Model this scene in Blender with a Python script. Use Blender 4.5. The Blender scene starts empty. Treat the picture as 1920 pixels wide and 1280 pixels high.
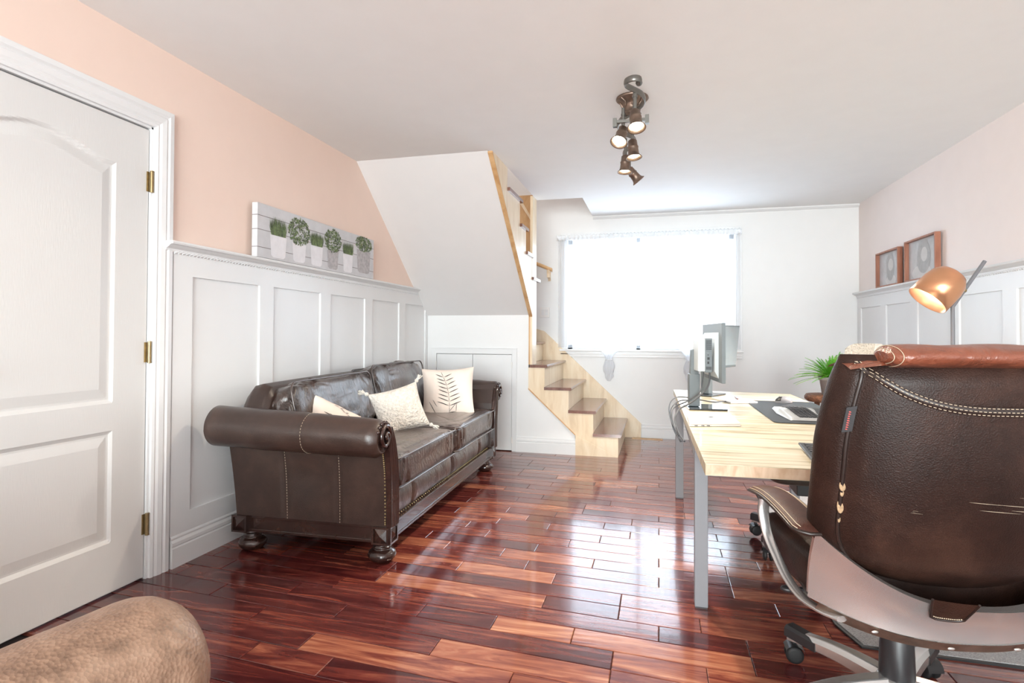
import bpy, bmesh, math, random
from math import sin, cos, pi, radians, sqrt, atan2
from mathutils import Vector, Matrix, noise
random.seed(7)
SC = bpy.context.scene
COL = SC.collection

# ------------------------------------------------------------------ camera, world, lights, exposure
CAM_H = 1.1106; YAW = .252; PITCH = .0154; ROLL = -.0043; FPX = 1056.3; PCX = 963.45; PCY = 611.5
cd = bpy.data.cameras.new('camera'); cam = bpy.data.objects.new('camera', cd); COL.objects.link(cam)
cd.sensor_width = 36.0; cd.lens = FPX / 1920 * 36
cd.shift_x = -(PCX - 960) / 1920; cd.shift_y = (PCY - 640) / 1920
cd.clip_start = .05
cam.matrix_world = (Matrix.Translation((0, 0, CAM_H)) @ Matrix.Rotation(YAW, 4, 'Z')
                    @ Matrix.Rotation(pi / 2 + PITCH, 4, 'X') @ Matrix.Rotation(-ROLL, 4, 'Z'))
SC.camera = cam

W = bpy.data.worlds.new('world'); SC.world = W; W.use_nodes = True
bg = W.node_tree.nodes['Background']
bg.inputs[0].default_value = (.74, .86, 1.0, 1); bg.inputs[1].default_value = 2.0

def area(name, loc, rot, sx, sy, power, col, spread=pi):
    l = bpy.data.lights.new(name, 'AREA'); l.shape = 'RECTANGLE'; l.size = sx; l.size_y = sy
    l.energy = power; l.color = col; l.spread = spread
    o = bpy.data.objects.new(name, l); COL.objects.link(o); o.location = loc; o.rotation_euler = rot
    return o
# daylight just outside the big window, pointing into the room
area('window_daylight', (-.115, 6.62, 1.6), (-pi / 2, 0, 0), 1.8, 1.35, 14, (.72, .87, 1.0))
# added fill light outside the unseen window opening behind the camera
area('rear_fill_light', (.1, -4.92, 1.35), (pi / 2, 0, 0), 3.3, 1.9, 265, (.92, 1.0, .99))
# added area light standing in for unseen light from the upper floor
area('stairwell_fill', (-1.5, 5.2, 4.3), (0, 0, 0), 1.2, 1.6, 9, (1, .98, .95))

vs = SC.view_settings
vs.view_transform = 'Standard'; vs.look = 'None'; vs.gamma = 1.0; vs.use_curve_mapping = False
vs.exposure = 1.18

# ------------------------------------------------------------------ node helpers / materials
def srgb(r, g, b):
    f = lambda c: (c / 255 / 12.92) if c / 255 <= .04045 else ((c / 255 + .055) / 1.055) ** 2.4
    return (f(r), f(g), f(b), 1)
def new_mat(name):
    m = bpy.data.materials.new(name); m.use_nodes = True
    nt = m.node_tree; return m, nt, nt.nodes['Principled BSDF']
def noise_ramp(nt, scale, stops, vec=None, detail=4, rough=.55, dist=0):
    n = nt.nodes.new('ShaderNodeTexNoise'); n.inputs['Scale'].default_value = scale
    n.inputs['Detail'].default_value = detail; n.inputs['Roughness'].default_value = rough
    n.inputs['Distortion'].default_value = dist
    if vec is not None: nt.links.new(vec, n.inputs['Vector'])
    r = nt.nodes.new('ShaderNodeValToRGB'); e = r.color_ramp.elements
    while len(e) < len(stops): e.new(.5)
    for el, (p, c) in zip(e, stops): el.position = p; el.color = c
    nt.links.new(n.outputs['Fac'], r.inputs['Fac']); return n, r
def objvec(nt, sc=(1, 1, 1)):
    tc = nt.nodes.new('ShaderNodeTexCoord'); mp = nt.nodes.new('ShaderNodeMapping')
    mp.inputs['Scale'].default_value = sc
    nt.links.new(tc.outputs['Object'], mp.inputs['Vector']); return mp.outputs['Vector']
def add_bump(nt, b, scale, strength, vec=None, dist=.01, kind='noise', detail=3):
    if kind == 'noise':
        n = nt.nodes.new('ShaderNodeTexNoise'); n.inputs['Detail'].default_value = detail; out = n.outputs['Fac']
    else:
        n = nt.nodes.new('ShaderNodeTexVoronoi'); out = n.outputs['Distance']
    n.inputs['Scale'].default_value = scale
    if vec is not None: nt.links.new(vec, n.inputs['Vector'])
    bp = nt.nodes.new('ShaderNodeBump'); bp.inputs['Strength'].default_value = strength; bp.inputs['Distance'].default_value = dist
    nt.links.new(out, bp.inputs['Height']); nt.links.new(bp.outputs['Normal'], b.inputs['Normal'])
def plain(name, c, rough=.5, metal=0, var=.04, vs_=6, bump=None, coat=0, spec=.5):
    m, nt, b = new_mat(name); v = objvec(nt)
    lo = tuple(x * (1 - var) for x in c[:3]) + (1,); hi = tuple(min(1, x * (1 + var)) for x in c[:3]) + (1,)
    n, r = noise_ramp(nt, vs_, [(.3, lo), (.7, hi)], v)
    nt.links.new(r.outputs['Color'], b.inputs['Base Color'])
    b.inputs['Roughness'].default_value = rough; b.inputs['Metallic'].default_value = metal
    b.inputs['Coat Weight'].default_value = coat; b.inputs['Specular IOR Level'].default_value = spec
    if bump: add_bump(nt, b, bump[0], bump[1], v, bump[2] if len(bump) > 2 else .01)
    return m
def emit(name, c, s):
    m, nt, b = new_mat(name); b.inputs['Emission Color'].default_value = c; b.inputs['Emission Strength'].default_value = s
    b.inputs['Base Color'].default_value = c; return m
def wood(name, dark, mid, light, axis=0, rough=.45, scale=6, coat=0, stretch=12, spec=.5):
    m, nt, b = new_mat(name)
    sc = [stretch] * 3; sc[axis] = 1
    v = objvec(nt, sc)
    n, r = noise_ramp(nt, scale / 3, [(.33, dark), (.47, mid), (.66, light)], v, 5, .6, .6)
    nt.links.new(r.outputs['Color'], b.inputs['Base Color'])
    b.inputs['Roughness'].default_value = rough; b.inputs['Coat Weight'].default_value = coat
    b.inputs['Specular IOR Level'].default_value = spec
    add_bump(nt, b, scale, .08, v, .004)
    return m
def leather(name, dark, mid, light, rough=.38, scale=3.5, bump=.25, grain=260, coat=.15, wrinkle=0, wvec=(1, 1, 1), wscale=9):
    m, nt, b = new_mat(name); v = objvec(nt)
    n, r = noise_ramp(nt, scale, [(.28, dark), (.5, mid), (.74, light)], v, 9, .68, .3)
    nt.links.new(r.outputs['Color'], b.inputs['Base Color'])
    b.inputs['Roughness'].default_value = rough; b.inputs['Coat Weight'].default_value = coat; b.inputs['Coat Roughness'].default_value = .3
    vo = nt.nodes.new('ShaderNodeTexVoronoi'); vo.inputs['Scale'].default_value = grain; nt.links.new(v, vo.inputs['Vector'])
    b1 = nt.nodes.new('ShaderNodeBump'); b1.inputs['Strength'].default_value = bump; b1.inputs['Distance'].default_value = .0015
    nt.links.new(vo.outputs['Distance'], b1.inputs['Height']); last = b1
    if wrinkle:
        v2 = objvec(nt, wvec)
        n2 = nt.nodes.new('ShaderNodeTexNoise'); n2.inputs['Scale'].default_value = wscale; n2.inputs['Detail'].default_value = 3
        n2.inputs['Distortion'].default_value = 1.2
        nt.links.new(v2, n2.inputs['Vector'])
        b2 = nt.nodes.new('ShaderNodeBump'); b2.inputs['Strength'].default_value = wrinkle; b2.inputs['Distance'].default_value = .04
        nt.links.new(n2.outputs['Fac'], b2.inputs['Height']); nt.links.new(b1.outputs['Normal'], b2.inputs['Normal']); last = b2
    nt.links.new(last.outputs['Normal'], b.inputs['Normal'])
    return m

M = {}
M['white'] = plain('white_paint', (.79, .79, .79, 1), .45, var=.01, bump=(180, .03, .002))
M['trim'] = plain('white_satin_trim', (.78, .785, .79, 1), .32, var=.008)
M['ceil'] = plain('ceiling_paint', (.90, .905, .90, 1), .8, var=.01, bump=(220, .04, .002))
M['peach'] = plain('peach_paint', (.84, .66, .57, 1), .6, var=.012, bump=(180, .03, .002))
M['pink'] = plain('pale_pink_paint', (.86, .77, .74, 1), .6, var=.012, bump=(180, .03, .002))
M['grey'] = plain('soffit_paint', (.76, .74, .735, 1), .65, var=.01, bump=(180, .03, .002))
M['birch'] = wood('birch_plywood', (.70, .53, .35, 1), (.78, .62, .43, 1), (.84, .70, .52, 1), 2, .4, 9, .1, 5)
M['birch_dark'] = wood('oiled_birch', (.50, .27, .11, 1), (.60, .36, .17, 1), (.68, .44, .23, 1), 2, .45, 7, .1, 4)
M['tread'] = wood('walnut_tread', (.13, .055, .04, 1), (.19, .085, .062, 1), (.25, .12, .09, 1), 1, .22, 7, .4, 8)
M['desk'] = wood('light_ash_top', (.27, .225, .12, 1), (.53, .46, .32, 1), (.64, .58, .46, 1), 0, .38, 6, .2, 9)
M['desk_edge'] = wood('desk_end_grain', (.45, .29, .18, 1), (.55, .38, .26, 1), (.62, .46, .33, 1), 2, .45, 20, 0, 3)
M['leg'] = plain('grey_powder_coat', (.20, .20, .215, 1), .5, .1, .02)
M['steel'] = plain('brushed_silver', (.55, .54, .52, 1), .28, .85, .03, 20)
M['silver'] = plain('champagne_silver_plastic', (.60, .59, .58, 1), .27, .8, .03, 8)
M['black'] = plain('black_plastic', (.018, .018, .02, 1), .38, var=.1)
M['rubber'] = plain('black_rubber', (.012, .012, .013, 1), .6, var=.1)
M['brass'] = plain('aged_brass', (.36, .27, .14, 1), .35, .9, .15, 60)
M['copper'] = plain('copper_shade', (.80, .42, .24, 1), .28, .9, .03)
M['bronze'] = plain('brushed_bronze', (.22, .16, .125, 1), .38, .8, .25, 30)
M['pewter'] = plain('pewter_bar', (.20, .195, .18, 1), .35, .8, .1, 20)
M['sofa'] = leather('brown_sofa_leather', (.022, .012, .009, 1), (.040, .022, .017, 1), (.070, .040, .030, 1), .36, 5, .25, 260, .2)
M['sofa_w'] = leather('brown_wrinkled_leather', (.022, .012, .009, 1), (.045, .024, .018, 1), (.10, .05, .034, 1), .27, 4, .15, 300, .4, .8, (1.4, 3, 1.2), 9); M['sofa_w'].node_tree.nodes['Principled BSDF'].inputs['Coat Weight'].default_value = .9
M['sofa_dark'] = leather('dark_piping_leather', (.03, .018, .014, 1), (.05, .03, .024, 1), (.07, .045, .035, 1), .22, 6, .05, 300, .8)
M['love'] = leather('worn_tan_leather', (.07, .035, .02, 1), (.27, .165, .11, 1), (.42, .29, .21, 1), .5, 9, 1.0, 150, .1)
M['love_seat'] = leather('olive_brown_leather', (.045, .036, .028, 1), (.07, .055, .043, 1), (.10, .08, .062, 1), .5, 4, .4, 200)
M['chair'] = leather('dark_brown_chair_leather', (.009, .004, .003, 1), (.020, .0085, .006, 1), (.052, .023, .015, 1), .46, 3.6, .45, 300, .06)
M['chair_red'] = leather('russet_chair_leather', (.10, .026, .013, 1), (.18, .052, .027, 1), (.26, .09, .05, 1), .33, 5, .3, 300, .3, .35, (1, 1, 1), 14)
for _k in ('chair',): M[_k].node_tree.nodes['Principled BSDF'].inputs['Specular IOR Level'].default_value = .22
M['arm_leather'] = leather('chestnut_arm_leather', (.030, .010, .007, 1), (.06, .020, .013, 1), (.11, .038, .025, 1), .5, 7, .3, 300, .0)
M['arm_leather'].node_tree.nodes['Principled BSDF'].inputs['Specular IOR Level'].default_value = .25
M['piping'] = plain('black_piping', (.02, .012, .010, 1), .35, var=.1)
M['foam'] = plain('torn_foam_tan', (.36, .24, .14, 1), .9, 0, .3, 120)
M['stitch'] = plain('beige_thread', (.55, .45, .33, 1), .8, var=.1)
M['carved'] = wood('carved_mahogany', (.020, .008, .007, 1), (.030, .013, .010, 1), (.042, .019, .014, 1), 1, .22, 6, .5, 6)
M['cream'] = plain('cream_boucle', (.80, .76, .70, 1), .9, var=.12, vs_=60, bump=(75, 1.0, .02))
M['linen'] = plain('blush_linen', (.84, .73, .65, 1), .85, var=.03, vs_=8, bump=(300, .2, .003))
M['ink'] = plain('charcoal_print', (.06, .055, .055, 1), .8, var=.1)
M['sheer_trim'] = plain('lace_header', (.82, .85, .88, 1), .9, var=.05, vs_=80)
M['copper_wood'] = wood('reddish_frame_wood', (.26, .095, .055, 1), (.33, .13, .078, 1), (.40, .175, .11, 1), 2, .4, 10)
M['photo'] = plain('grey_photo_print', (.50, .50, .51, 1), .25, var=.12, vs_=9)
M['photo_dark'] = plain('photo_dark_tone', (.36, .35, .35, 1), .3, var=.15, vs_=20)
M['photo_skin'] = plain('photo_light_tone', (.56, .54, .53, 1), .3, var=.06, vs_=20)
M['monitor'] = plain('grey_monitor_shell', (.13, .155, .17, 1), .5, .0, .03)
M['monitor_light'] = plain('pale_grey_shell', (.48, .53, .56, 1), .4, .0, .03)
M['screen'] = plain('grey_reflecting_screen', (.27, .32, .35, 1), .18, 0, .03)  # pale grey base colour carries the reflection on the screen
M['glassblack'] = plain('glossy_black_base', (.02, .03, .04, 1), .08, 0, .05, coat=1)
M['mat'] = plain('black_desk_mat', (.016, .021, .027, 1), .42, 0, .1, bump=(60, .05))
M['kbd'] = plain('silver_keyboard_deck', (.42, .44, .46, 1), .3, .3, .05)
M['key'] = plain('black_keycap', (.03, .03, .034, 1), .4, 0, .1)
M['laptop'] = plain('silver_aluminium', (.78, .75, .73, 1), .32, .35, .02)
M['whitepl'] = plain('white_plastic', (.82, .80, .78, 1), .35, 0, .01)
M['cable'] = plain('dark_grey_cable', (.07, .075, .085, 1), .5, 0, .1)
M['carpet'] = plain('grey_carpet_tile', (.36, .35, .35, 1), .95, 0, .35, 240, bump=(260, .8, .01))
M['pot'] = plain('grey_plastic_pot', (.40, .37, .36, 1), .5, 0, .08)
M['soil'] = plain('bark_brown', (.20, .085, .045, 1), .8, 0, .5, 50, bump=(40, .8))
M['fern'] = plain('fern_green', (.12, .42, .03, 1), .45, 0, .35, 14)
M['fern2'] = plain('fern_light_green', (.30, .60, .08, 1), .45, 0, .2, 14)
M['pr_white'] = plain('printed_white_board', (.60, .60, .62, 1), .7, 0, .06, 12)
M['pr_line'] = plain('printed_gap_line', (.20, .18, .18, 1), .7, 0, .1)
M['pr_pot'] = plain('printed_pale_pot', (.78, .77, .80, 1), .7, 0, .05, 25)
M['pr_pot2'] = plain('printed_stone_pot', (.44, .42, .43, 1), .7, 0, .2, 40)
M['pr_leaf'] = plain('printed_leaf_green', (.16, .22, .09, 1), .7, 0, .4, 60)
M['pr_leaf2'] = plain('printed_leaf_dark', (.07, .09, .05, 1), .7, 0, .4, 60)
M['bulb'] = emit('warm_lit_bulb', (1, .86, .62, 1), 30)
M['lampglow'] = emit('white_lit_bulb', (1, .93, .84, 1), 140)
M['louvre'] = M['cream']

def glass_mat():
    m, nt, b = new_mat('window_glass'); out = nt.nodes['Material Output']
    t = nt.nodes.new('ShaderNodeBsdfTransparent'); g = nt.nodes.new('ShaderNodeBsdfGlossy'); g.inputs['Roughness'].default_value = .02
    mx = nt.nodes.new('ShaderNodeMixShader'); mx.inputs[0].default_value = .06
    nt.links.new(t.outputs[0], mx.inputs[1]); nt.links.new(g.outputs[0], mx.inputs[2]); nt.links.new(mx.outputs[0], out.inputs['Surface'])
    return m
M['glass'] = glass_mat()
def sheer_mat(name='sheer_curtain', a=.45):
    m, nt, b = new_mat(name); out = nt.nodes['Material Output']
    t = nt.nodes.new('ShaderNodeBsdfTransparent'); d = nt.nodes.new('ShaderNodeBsdfTranslucent'); f = nt.nodes.new('ShaderNodeBsdfDiffuse')
    for s in (d, f): s.inputs['Color'].default_value = (.92, .94, .97, 1)
    m1 = nt.nodes.new('ShaderNodeMixShader'); m1.inputs[0].default_value = .4
    mx = nt.nodes.new('ShaderNodeMixShader'); mx.inputs[0].default_value = a
    nt.links.new(d.outputs[0], m1.inputs[1]); nt.links.new(f.outputs[0], m1.inputs[2])
    nt.links.new(t.outputs[0], mx.inputs[1]); nt.links.new(m1.outputs[0], mx.inputs[2]); nt.links.new(mx.outputs[0], out.inputs['Surface'])
    return m
M['sheer'] = sheer_mat('sheer_curtain', .35)
M['sheer_tail'] = sheer_mat('gathered_sheer', .85)

def plank_mat():
    m, nt, b = new_mat('glossy_acacia_floor')
    at = nt.nodes.new('ShaderNodeAttribute'); at.attribute_name = 'tone'
    sp = nt.nodes.new('ShaderNodeSeparateColor'); nt.links.new(at.outputs['Color'], sp.inputs['Color'])
    tc = nt.nodes.new('ShaderNodeTexCoord'); mp = nt.nodes.new('ShaderNodeMapping'); mp.inputs['Scale'].default_value = (1.0, 9.0, 1)
    nt.links.new(tc.outputs['Object'], mp.inputs['Vector'])
    cb = nt.nodes.new('ShaderNodeCombineXYZ'); mu = nt.nodes.new('ShaderNodeMath'); mu.operation = 'MULTIPLY'; mu.inputs[1].default_value = 57
    nt.links.new(sp.outputs['Green'], mu.inputs[0]); nt.links.new(mu.outputs[0], cb.inputs['Z']); nt.links.new(mu.outputs[0], cb.inputs['X'])
    va = nt.nodes.new('ShaderNodeVectorMath'); nt.links.new(mp.outputs['Vector'], va.inputs[0]); nt.links.new(cb.outputs[0], va.inputs[1])
    n1 = nt.nodes.new('ShaderNodeTexNoise'); n1.inputs['Scale'].default_value = 2.3; n1.inputs['Detail'].default_value = 6
    n1.inputs['Roughness'].default_value = .62; n1.inputs['Distortion'].default_value = 1.3
    nt.links.new(va.outputs[0], n1.inputs['Vector'])
    # factor = tone + (noise-.5)*k
    a = nt.nodes.new('ShaderNodeMath'); a.operation = 'MULTIPLY_ADD'; a.inputs[1].default_value = 1.3; a.inputs[2].default_value = -.65
    nt.links.new(n1.outputs['Fac'], a.inputs[0])
    s = nt.nodes.new('ShaderNodeMath'); s.operation = 'ADD'; nt.links.new(a.outputs[0], s.inputs[0]); nt.links.new(sp.outputs['Red'], s.inputs[1])
    r = nt.nodes.new('ShaderNodeValToRGB'); e = r.color_ramp.elements
    stops = [(0.0, (.022, .005, .006, 1)), (.28, (.068, .011, .012, 1)), (.5, (.15, .032, .024, 1)), (.72, (.32, .105, .060, 1)), (1.0, (.56, .27, .155, 1))]
    while len(e) < len(stops): e.new(.5)
    for el, (p, c) in zip(e, stops): el.position = p; el.color = c
    nt.links.new(s.outputs[0], r.inputs['Fac']); nt.links.new(r.outputs['Color'], b.inputs['Base Color'])
    b.inputs['Roughness'].default_value = .16; b.inputs['Coat Weight'].default_value = .35; b.inputs['Coat Roughness'].default_value = .06
    n2 = nt.nodes.new('ShaderNodeTexNoise'); n2.inputs['Scale'].default_value = 5; n2.inputs['Detail'].default_value = 2
    nt.links.new(va.outputs[0], n2.inputs['Vector'])
    bp = nt.nodes.new('ShaderNodeBump'); bp.inputs['Strength'].default_value = .10; bp.inputs['Distance'].default_value = .004
    nt.links.new(n2.outputs['Fac'], bp.inputs['Height']); nt.links.new(bp.outputs['Normal'], b.inputs['Normal'])
    return m
M['plank'] = plank_mat()
M['subfloor'] = plain('dark_joint', (.02, .008, .006, 1), .9)

# ------------------------------------------------------------------ mesh builder
class MB:
    def __init__(s): s.v = []; s.f = []; s.sm = []; s.X = Matrix.Identity(4)
    def add(s, vs, fs, smooth=False):
        o = len(s.v); s.v += [tuple(s.X @ Vector(p)) for p in vs]; s.f += [tuple(i + o for i in f) for f in fs]; s.sm += [smooth] * len(fs); return s
    def box(s, x0, y0, z0, x1, y1, z1):
        x0, x1 = sorted((x0, x1)); y0, y1 = sorted((y0, y1)); z0, z1 = sorted((z0, z1))
        v = [(x0, y0, z0), (x1, y0, z0), (x1, y1, z0), (x0, y1, z0), (x0, y0, z1), (x1, y0, z1), (x1, y1, z1), (x0, y1, z1)]
        return s.add(v, [(0, 3, 2, 1), (4, 5, 6, 7), (0, 1, 5, 4), (1, 2, 6, 5), (2, 3, 7, 6), (3, 0, 4, 7)])
    def cbox(s, c, sz, rot=None):
        a, b, d = [x / 2 for x in sz]; m = s.X
        s.X = m @ Matrix.Translation(c) @ (rot or Matrix.Identity(4)); s.box(-a, -b, -d, a, b, d); s.X = m; return s
    def prism(s, poly, axis, a, b, smooth=False):
        # poly: 2D points; axis 'x': (y,z), 'y': (x,z), 'z': (x,y)
        def P(p, t): return {'x': (t, p[0], p[1]), 'y': (p[0], t, p[1]), 'z': (p[0], p[1], t)}[axis]
        n = len(poly); v = [P(p, a) for p in poly] + [P(p, b) for p in poly]
        f = [(i, (i + 1) % n, n + (i + 1) % n, n + i) for i in range(n)]
        s.add(v, f, smooth)
        s.add(v, [tuple(range(n))[::-1], tuple(range(n, 2 * n))]); return s
    def tube(s, pts, r, n=8, closed=False, caps=True, flat=1.0, up=None):
        pts = [Vector(p) for p in pts]; m = len(pts); rr = r if isinstance(r, (list, tuple)) else [r] * m
        vs = []; u = None
        for i, p in enumerate(pts):
            if closed: t = pts[(i + 1) % m] - pts[i - 1]
            else: t = pts[min(i + 1, m - 1)] - pts[max(i - 1, 0)]
            t.normalize()
            if u is None:
                u = Vector(up) if up else (Vector((0, 0, 1)) if abs(t.z) < .9 else Vector((1, 0, 0)))
            if up: u = Vector(up)
            u = (u - t * u.dot(t)).normalized(); w = t.cross(u)
            for k in range(n):
                a = 2 * pi * k / n; vs.append(p + (u * cos(a) + w * sin(a) * flat) * rr[i])
        fs = []
        for i in range(m if closed else m - 1):
            j = (i + 1) % m
            for k in range(n): fs.append((i * n + k, i * n + (k + 1) % n, j * n + (k + 1) % n, j * n + k))
        s.add(vs, fs, True)
        if caps and not closed:
            s.add([vs[k] for k in range(n)], [tuple(range(n))[::-1]]); s.add([vs[(m - 1) * n + k] for k in range(n)], [tuple(range(n))])
        return s
    def lathe(s, prof, c=(0, 0, 0), n=24, rot=None):
        # prof: (r, z)
        m0 = s.X; s.X = m0 @ Matrix.Translation(c) @ (rot or Matrix.Identity(4))
        vs = []; fs = []
        for r, z in prof:
            for k in range(n): a = 2 * pi * k / n; vs.append((r * cos(a), r * sin(a), z))
        for i in range(len(prof) - 1):
            for k in range(n): fs.append((i * n + k, i * n + (k + 1) % n, (i + 1) * n + (k + 1) % n, (i + 1) * n + k))
        s.add(vs, fs, True)
        for i, rev in ((0, True), (len(prof) - 1, False)):
            if prof[i][0] > 1e-4:
                ring = [vs[i * n + k] for k in range(n)]; s.add(ring, [tuple(range(n))[::-1] if rev else tuple(range(n))])
        s.X = m0; return s
    def grid(s, fn, nu, nv, cu=False, cv=False, smooth=True, flip=False):
        # fn(u,v) u,v in 0..1
        vs = []; U = nu if cu else nu + 1; V = nv if cv else nv + 1
        for j in range(V):
            for i in range(U): vs.append(fn(i / nu, j / nv))
        fs = []
        for j in range(nv):
            for i in range(nu):
                a = j * U + i; b = j * U + (i + 1) % U; c = ((j + 1) % V) * U + (i + 1) % U; d = ((j + 1) % V) * U + i
                fs.append((a, d, c, b) if flip else (a, b, c, d))
        return s.add(vs, fs, smooth)
    def sphere(s, c, r, n=10, m=6, sc=(1, 1, 1)):
        def fn(u, v):
            a = 2 * pi * u; b = pi * (v - .5)
            return (c[0] + r * sc[0] * cos(b) * cos(a), c[1] + r * sc[1] * cos(b) * sin(a), c[2] + r * sc[2] * sin(b))
        return s.grid(fn, n, m, cu=True)

def tag(o, label=None, cat=None, group=None, kind=None):
    if label: o['label'] = label
    if cat: o['category'] = cat
    if group: o['group'] = group
    if kind: o['kind'] = kind
    return o
def rootof(o):
    while o.parent: o = o.parent
    return o
def obj(name, mb, mat, parent=None, world=True, bevel=0, seg=2, subsurf=0, label=None, kind=None, tone=None):
    me = bpy.data.meshes.new(name); v = mb.v
    if parent is not None and world:
        r = rootof(parent); inv = (Matrix.Translation(r.location) @ Matrix.Rotation(r.rotation_euler.z, 4, 'Z')).inverted()
        v = [tuple(inv @ Vector(p)) for p in v]
    me.from_pydata(v, [], mb.f); me.polygons.foreach_set('use_smooth', mb.sm)
    me.materials.append(M[mat] if isinstance(mat, str) else mat); me.update()
    o = bpy.data.objects.new(name, me); COL.objects.link(o)
    if parent is not None: o.parent = parent
    if bevel:
        b = o.modifiers.new('bevel', 'BEVEL'); b.width = bevel; b.segments = seg; b.limit_method = 'ANGLE'; b.angle_limit = radians(40)
        b.harden_normals = False
    if subsurf:
        b = o.modifiers.new('sub', 'SUBSURF'); b.levels = subsurf; b.render_levels = subsurf
    if label: o['label'] = label
    if kind: o['kind'] = kind
    return o
def thing(name, label, cat, loc=(0, 0, 0), rz=0, group=None):
    o = bpy.data.objects.new(name, None); COL.objects.link(o); o.location = loc; o.rotation_euler = (0, 0, rz); o.empty_display_size = .1
    return tag(o, label, cat, group)
def struct(name, mb, mat, **k):
    o = obj(name, mb, mat, **k); o['kind'] = 'structure'; return o
def sstruct(name, loc=(0, 0, 0)):
    o = bpy.data.objects.new(name, None); COL.objects.link(o); o.location = loc; o['kind'] = 'structure'; return o
def copy_tree(o, parent=None):
    c = o.copy(); COL.objects.link(c); c.parent = parent
    for ch in list(o.children): copy_tree(ch, c)
    return c
def catmull(P, n=8, closed=False):
    P = [Vector(p) for p in P]; out = []; m = len(P)
    for i in range(m if closed else m - 1):
        p0 = P[(i - 1) % m] if (closed or i > 0) else P[0]; p1 = P[i]; p2 = P[(i + 1) % m]; p3 = P[(i + 2) % m] if (closed or i + 2 < m) else P[-1]
        for k in range(n):
            t = k / n
            out.append(.5 * ((2 * p1) + (p2 - p0) * t + (2 * p0 - 5 * p1 + 4 * p2 - p3) * t * t + (3 * p1 - p0 - 3 * p2 + p3) * t ** 3))
    if not closed: out.append(P[-1])
    return out

# ------------------------------------------------------------------ room dimensions
XL = -2.25; YB = 6.32; YK = 5.23; H = 2.44; YR = -4.6
def XR(y): return 2.089 - .0231 * y
XS = -1.165     # outer face of the upper stair stringer
OX = -.716      # right edge of the stairwell opening
OY = 5.42       # front edge of its wide part

# ------------------------------------------------------------------ floor: sub floor + individual planks
fl = struct('floor', MB().box(XL - .1, YR - .1, -.06, 2.25, YB + .1, -.012), 'subfloor')
PW = .113; PO = .102 - .006; SL = -.06; U = .1545
known = {13: [-9], 14: [-3, -8], 15: [-5, -10], 16: [-1, -8], 17: [2, -2, -4, -6, -10], 18: [2, 0, -7, -9], 19: [1, -1, -3, -8],
         20: [4, -1, -8], 21: [3, -3, -6], 22: [0, -4, -9], 23: [2, -2, -5, -7], 24: [2, 0, -4, -8], 25: [3, -3, -6], 26: [2, -2, -7, -9], 27: [4, -1, -4, -6],
         28: [2, 0, -2, -5, -8], 29: [3, -1, -4, -6], 30: [2, 0, -3, -8], 31: [3, 1, -3, -6], 32: [2, -2, -5, -8], 33: [1, -7, -9], 34: [2, -4, -6],
         35: [-1, -5, -9], 36: [-3, -8], 37: [0, -5, -7], 40: [-3, -7], 41: [2, -7], 42: [-1, -5], 44: [0, -6]}
tones = {(21, -6): .84, (19, -8): .80, (17, -4): .78, (17, -2): .74, (15, -5): .80, (16, -8): .36, (18, -7): .44, (17, -6): .34, (20, -8): .36, (20, -1): .62,
         (18, 0): .26, (18, 2): .5, (16, -1): .72, (19, -3): .35, (19, -1): .48, (18, -9): .5, (22, -4): .38, (24, 0): .80, (23, -5): .72, (22, -9): .48,
         (24, -4): .40, (23, -7): .52, (25, -6): .56, (26, -7): .40, (27, -4): .55, (25, -3): .50, (28, -5): .32, (29, -6): .46, (14, -8): .70, (14, -3): .62,
         (13, -9): .56, (15, -10): .42, (17, -10): .36, (21, -3): .42, (19, 1): .55, (16, -12): .3, (26, -9): .60, (32, 0): .75, (36, -3): .8, (38, 0): .78}
rp = random.Random(11)
def plank_mesh(mb_list, x0, x1, k, tone, off):
    g = .0011; c = .0022; t = -.0012 * rp.random() * .0
    def Y(x, kk): return PO + PW * kk + SL * x
    pts = []
    x0c = max(x0, XL - .05); x1c = min(x1, 2.2)
    if x1c - x0c < .02: return
    xa, xb = x0c + g, x1c - g
    v = []
    for dx, z in ((0, -.012), (0, -c * .6), (c, 0)):
        a, b = xa + dx, xb - dx
        v += [(a, Y(a, k) + g + dx, z), (b, Y(b, k) + g + dx, z), (b, Y(b, k + 1) - g - dx, z), (a, Y(a, k + 1) - g - dx, z)]
    f = []
    for L in (0, 4):
        for i in range(4): j = (i + 1) % 4; f.append((L + i, L + j, L + 4 + j, L + 4 + i))
    f.append((8, 9, 10, 11))
    mb_list.append((v, f, tone, off))
near, rest = [], []
kmax = int((YB + .1) / PW) + 2
for k in range(int(YR / PW) - 3, kmax):
    js = []
    if k in known:
        js = sorted(known[k])
        a = js[0]; L = []
        while a > -16: a -= rp.choice((2, 4, 4, 6)); L.append(a)
        b = js[-1]
        while b < 15: b += rp.choice((2, 2, 4, 4, 6)); L.append(b)
        js = sorted(js + L)
    else:
        a = -17 + rp.randint(0, 3)
        while a < 15: js.append(a); a += rp.choice((2, 2, 3, 4, 4, 6))
        js.append(a)
    for a, b in zip(js[:-1], js[1:]):
        cx = (a + b) / 2 * U; cy = PO + PW * (k + .5) + SL * cx
        tone = tones.get((k, a), rp.choice((.28, .34, .38, .42, .46, .5, .55, .6, .66, .74)))
        if cx < -1.4: tone = min(tone, .42)  # left planks kept dark: lack of window glare put into their tone
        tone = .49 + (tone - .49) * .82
        vis = cy > .95 and abs((cx + .25 * cy)) < .95 * cy + .5 and not (cx < XL) and not (cx > 2.05)
        if vis and cy > YK and cx < -.95: vis = False
        lst = near if (vis) else rest
        plank_mesh(lst, a * U, b * U, k, tone, rp.random())
near.sort(key=lambda p: p[0][0][1])
if len(near) > 298: rest += near[298:]; near = near[:298]
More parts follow.
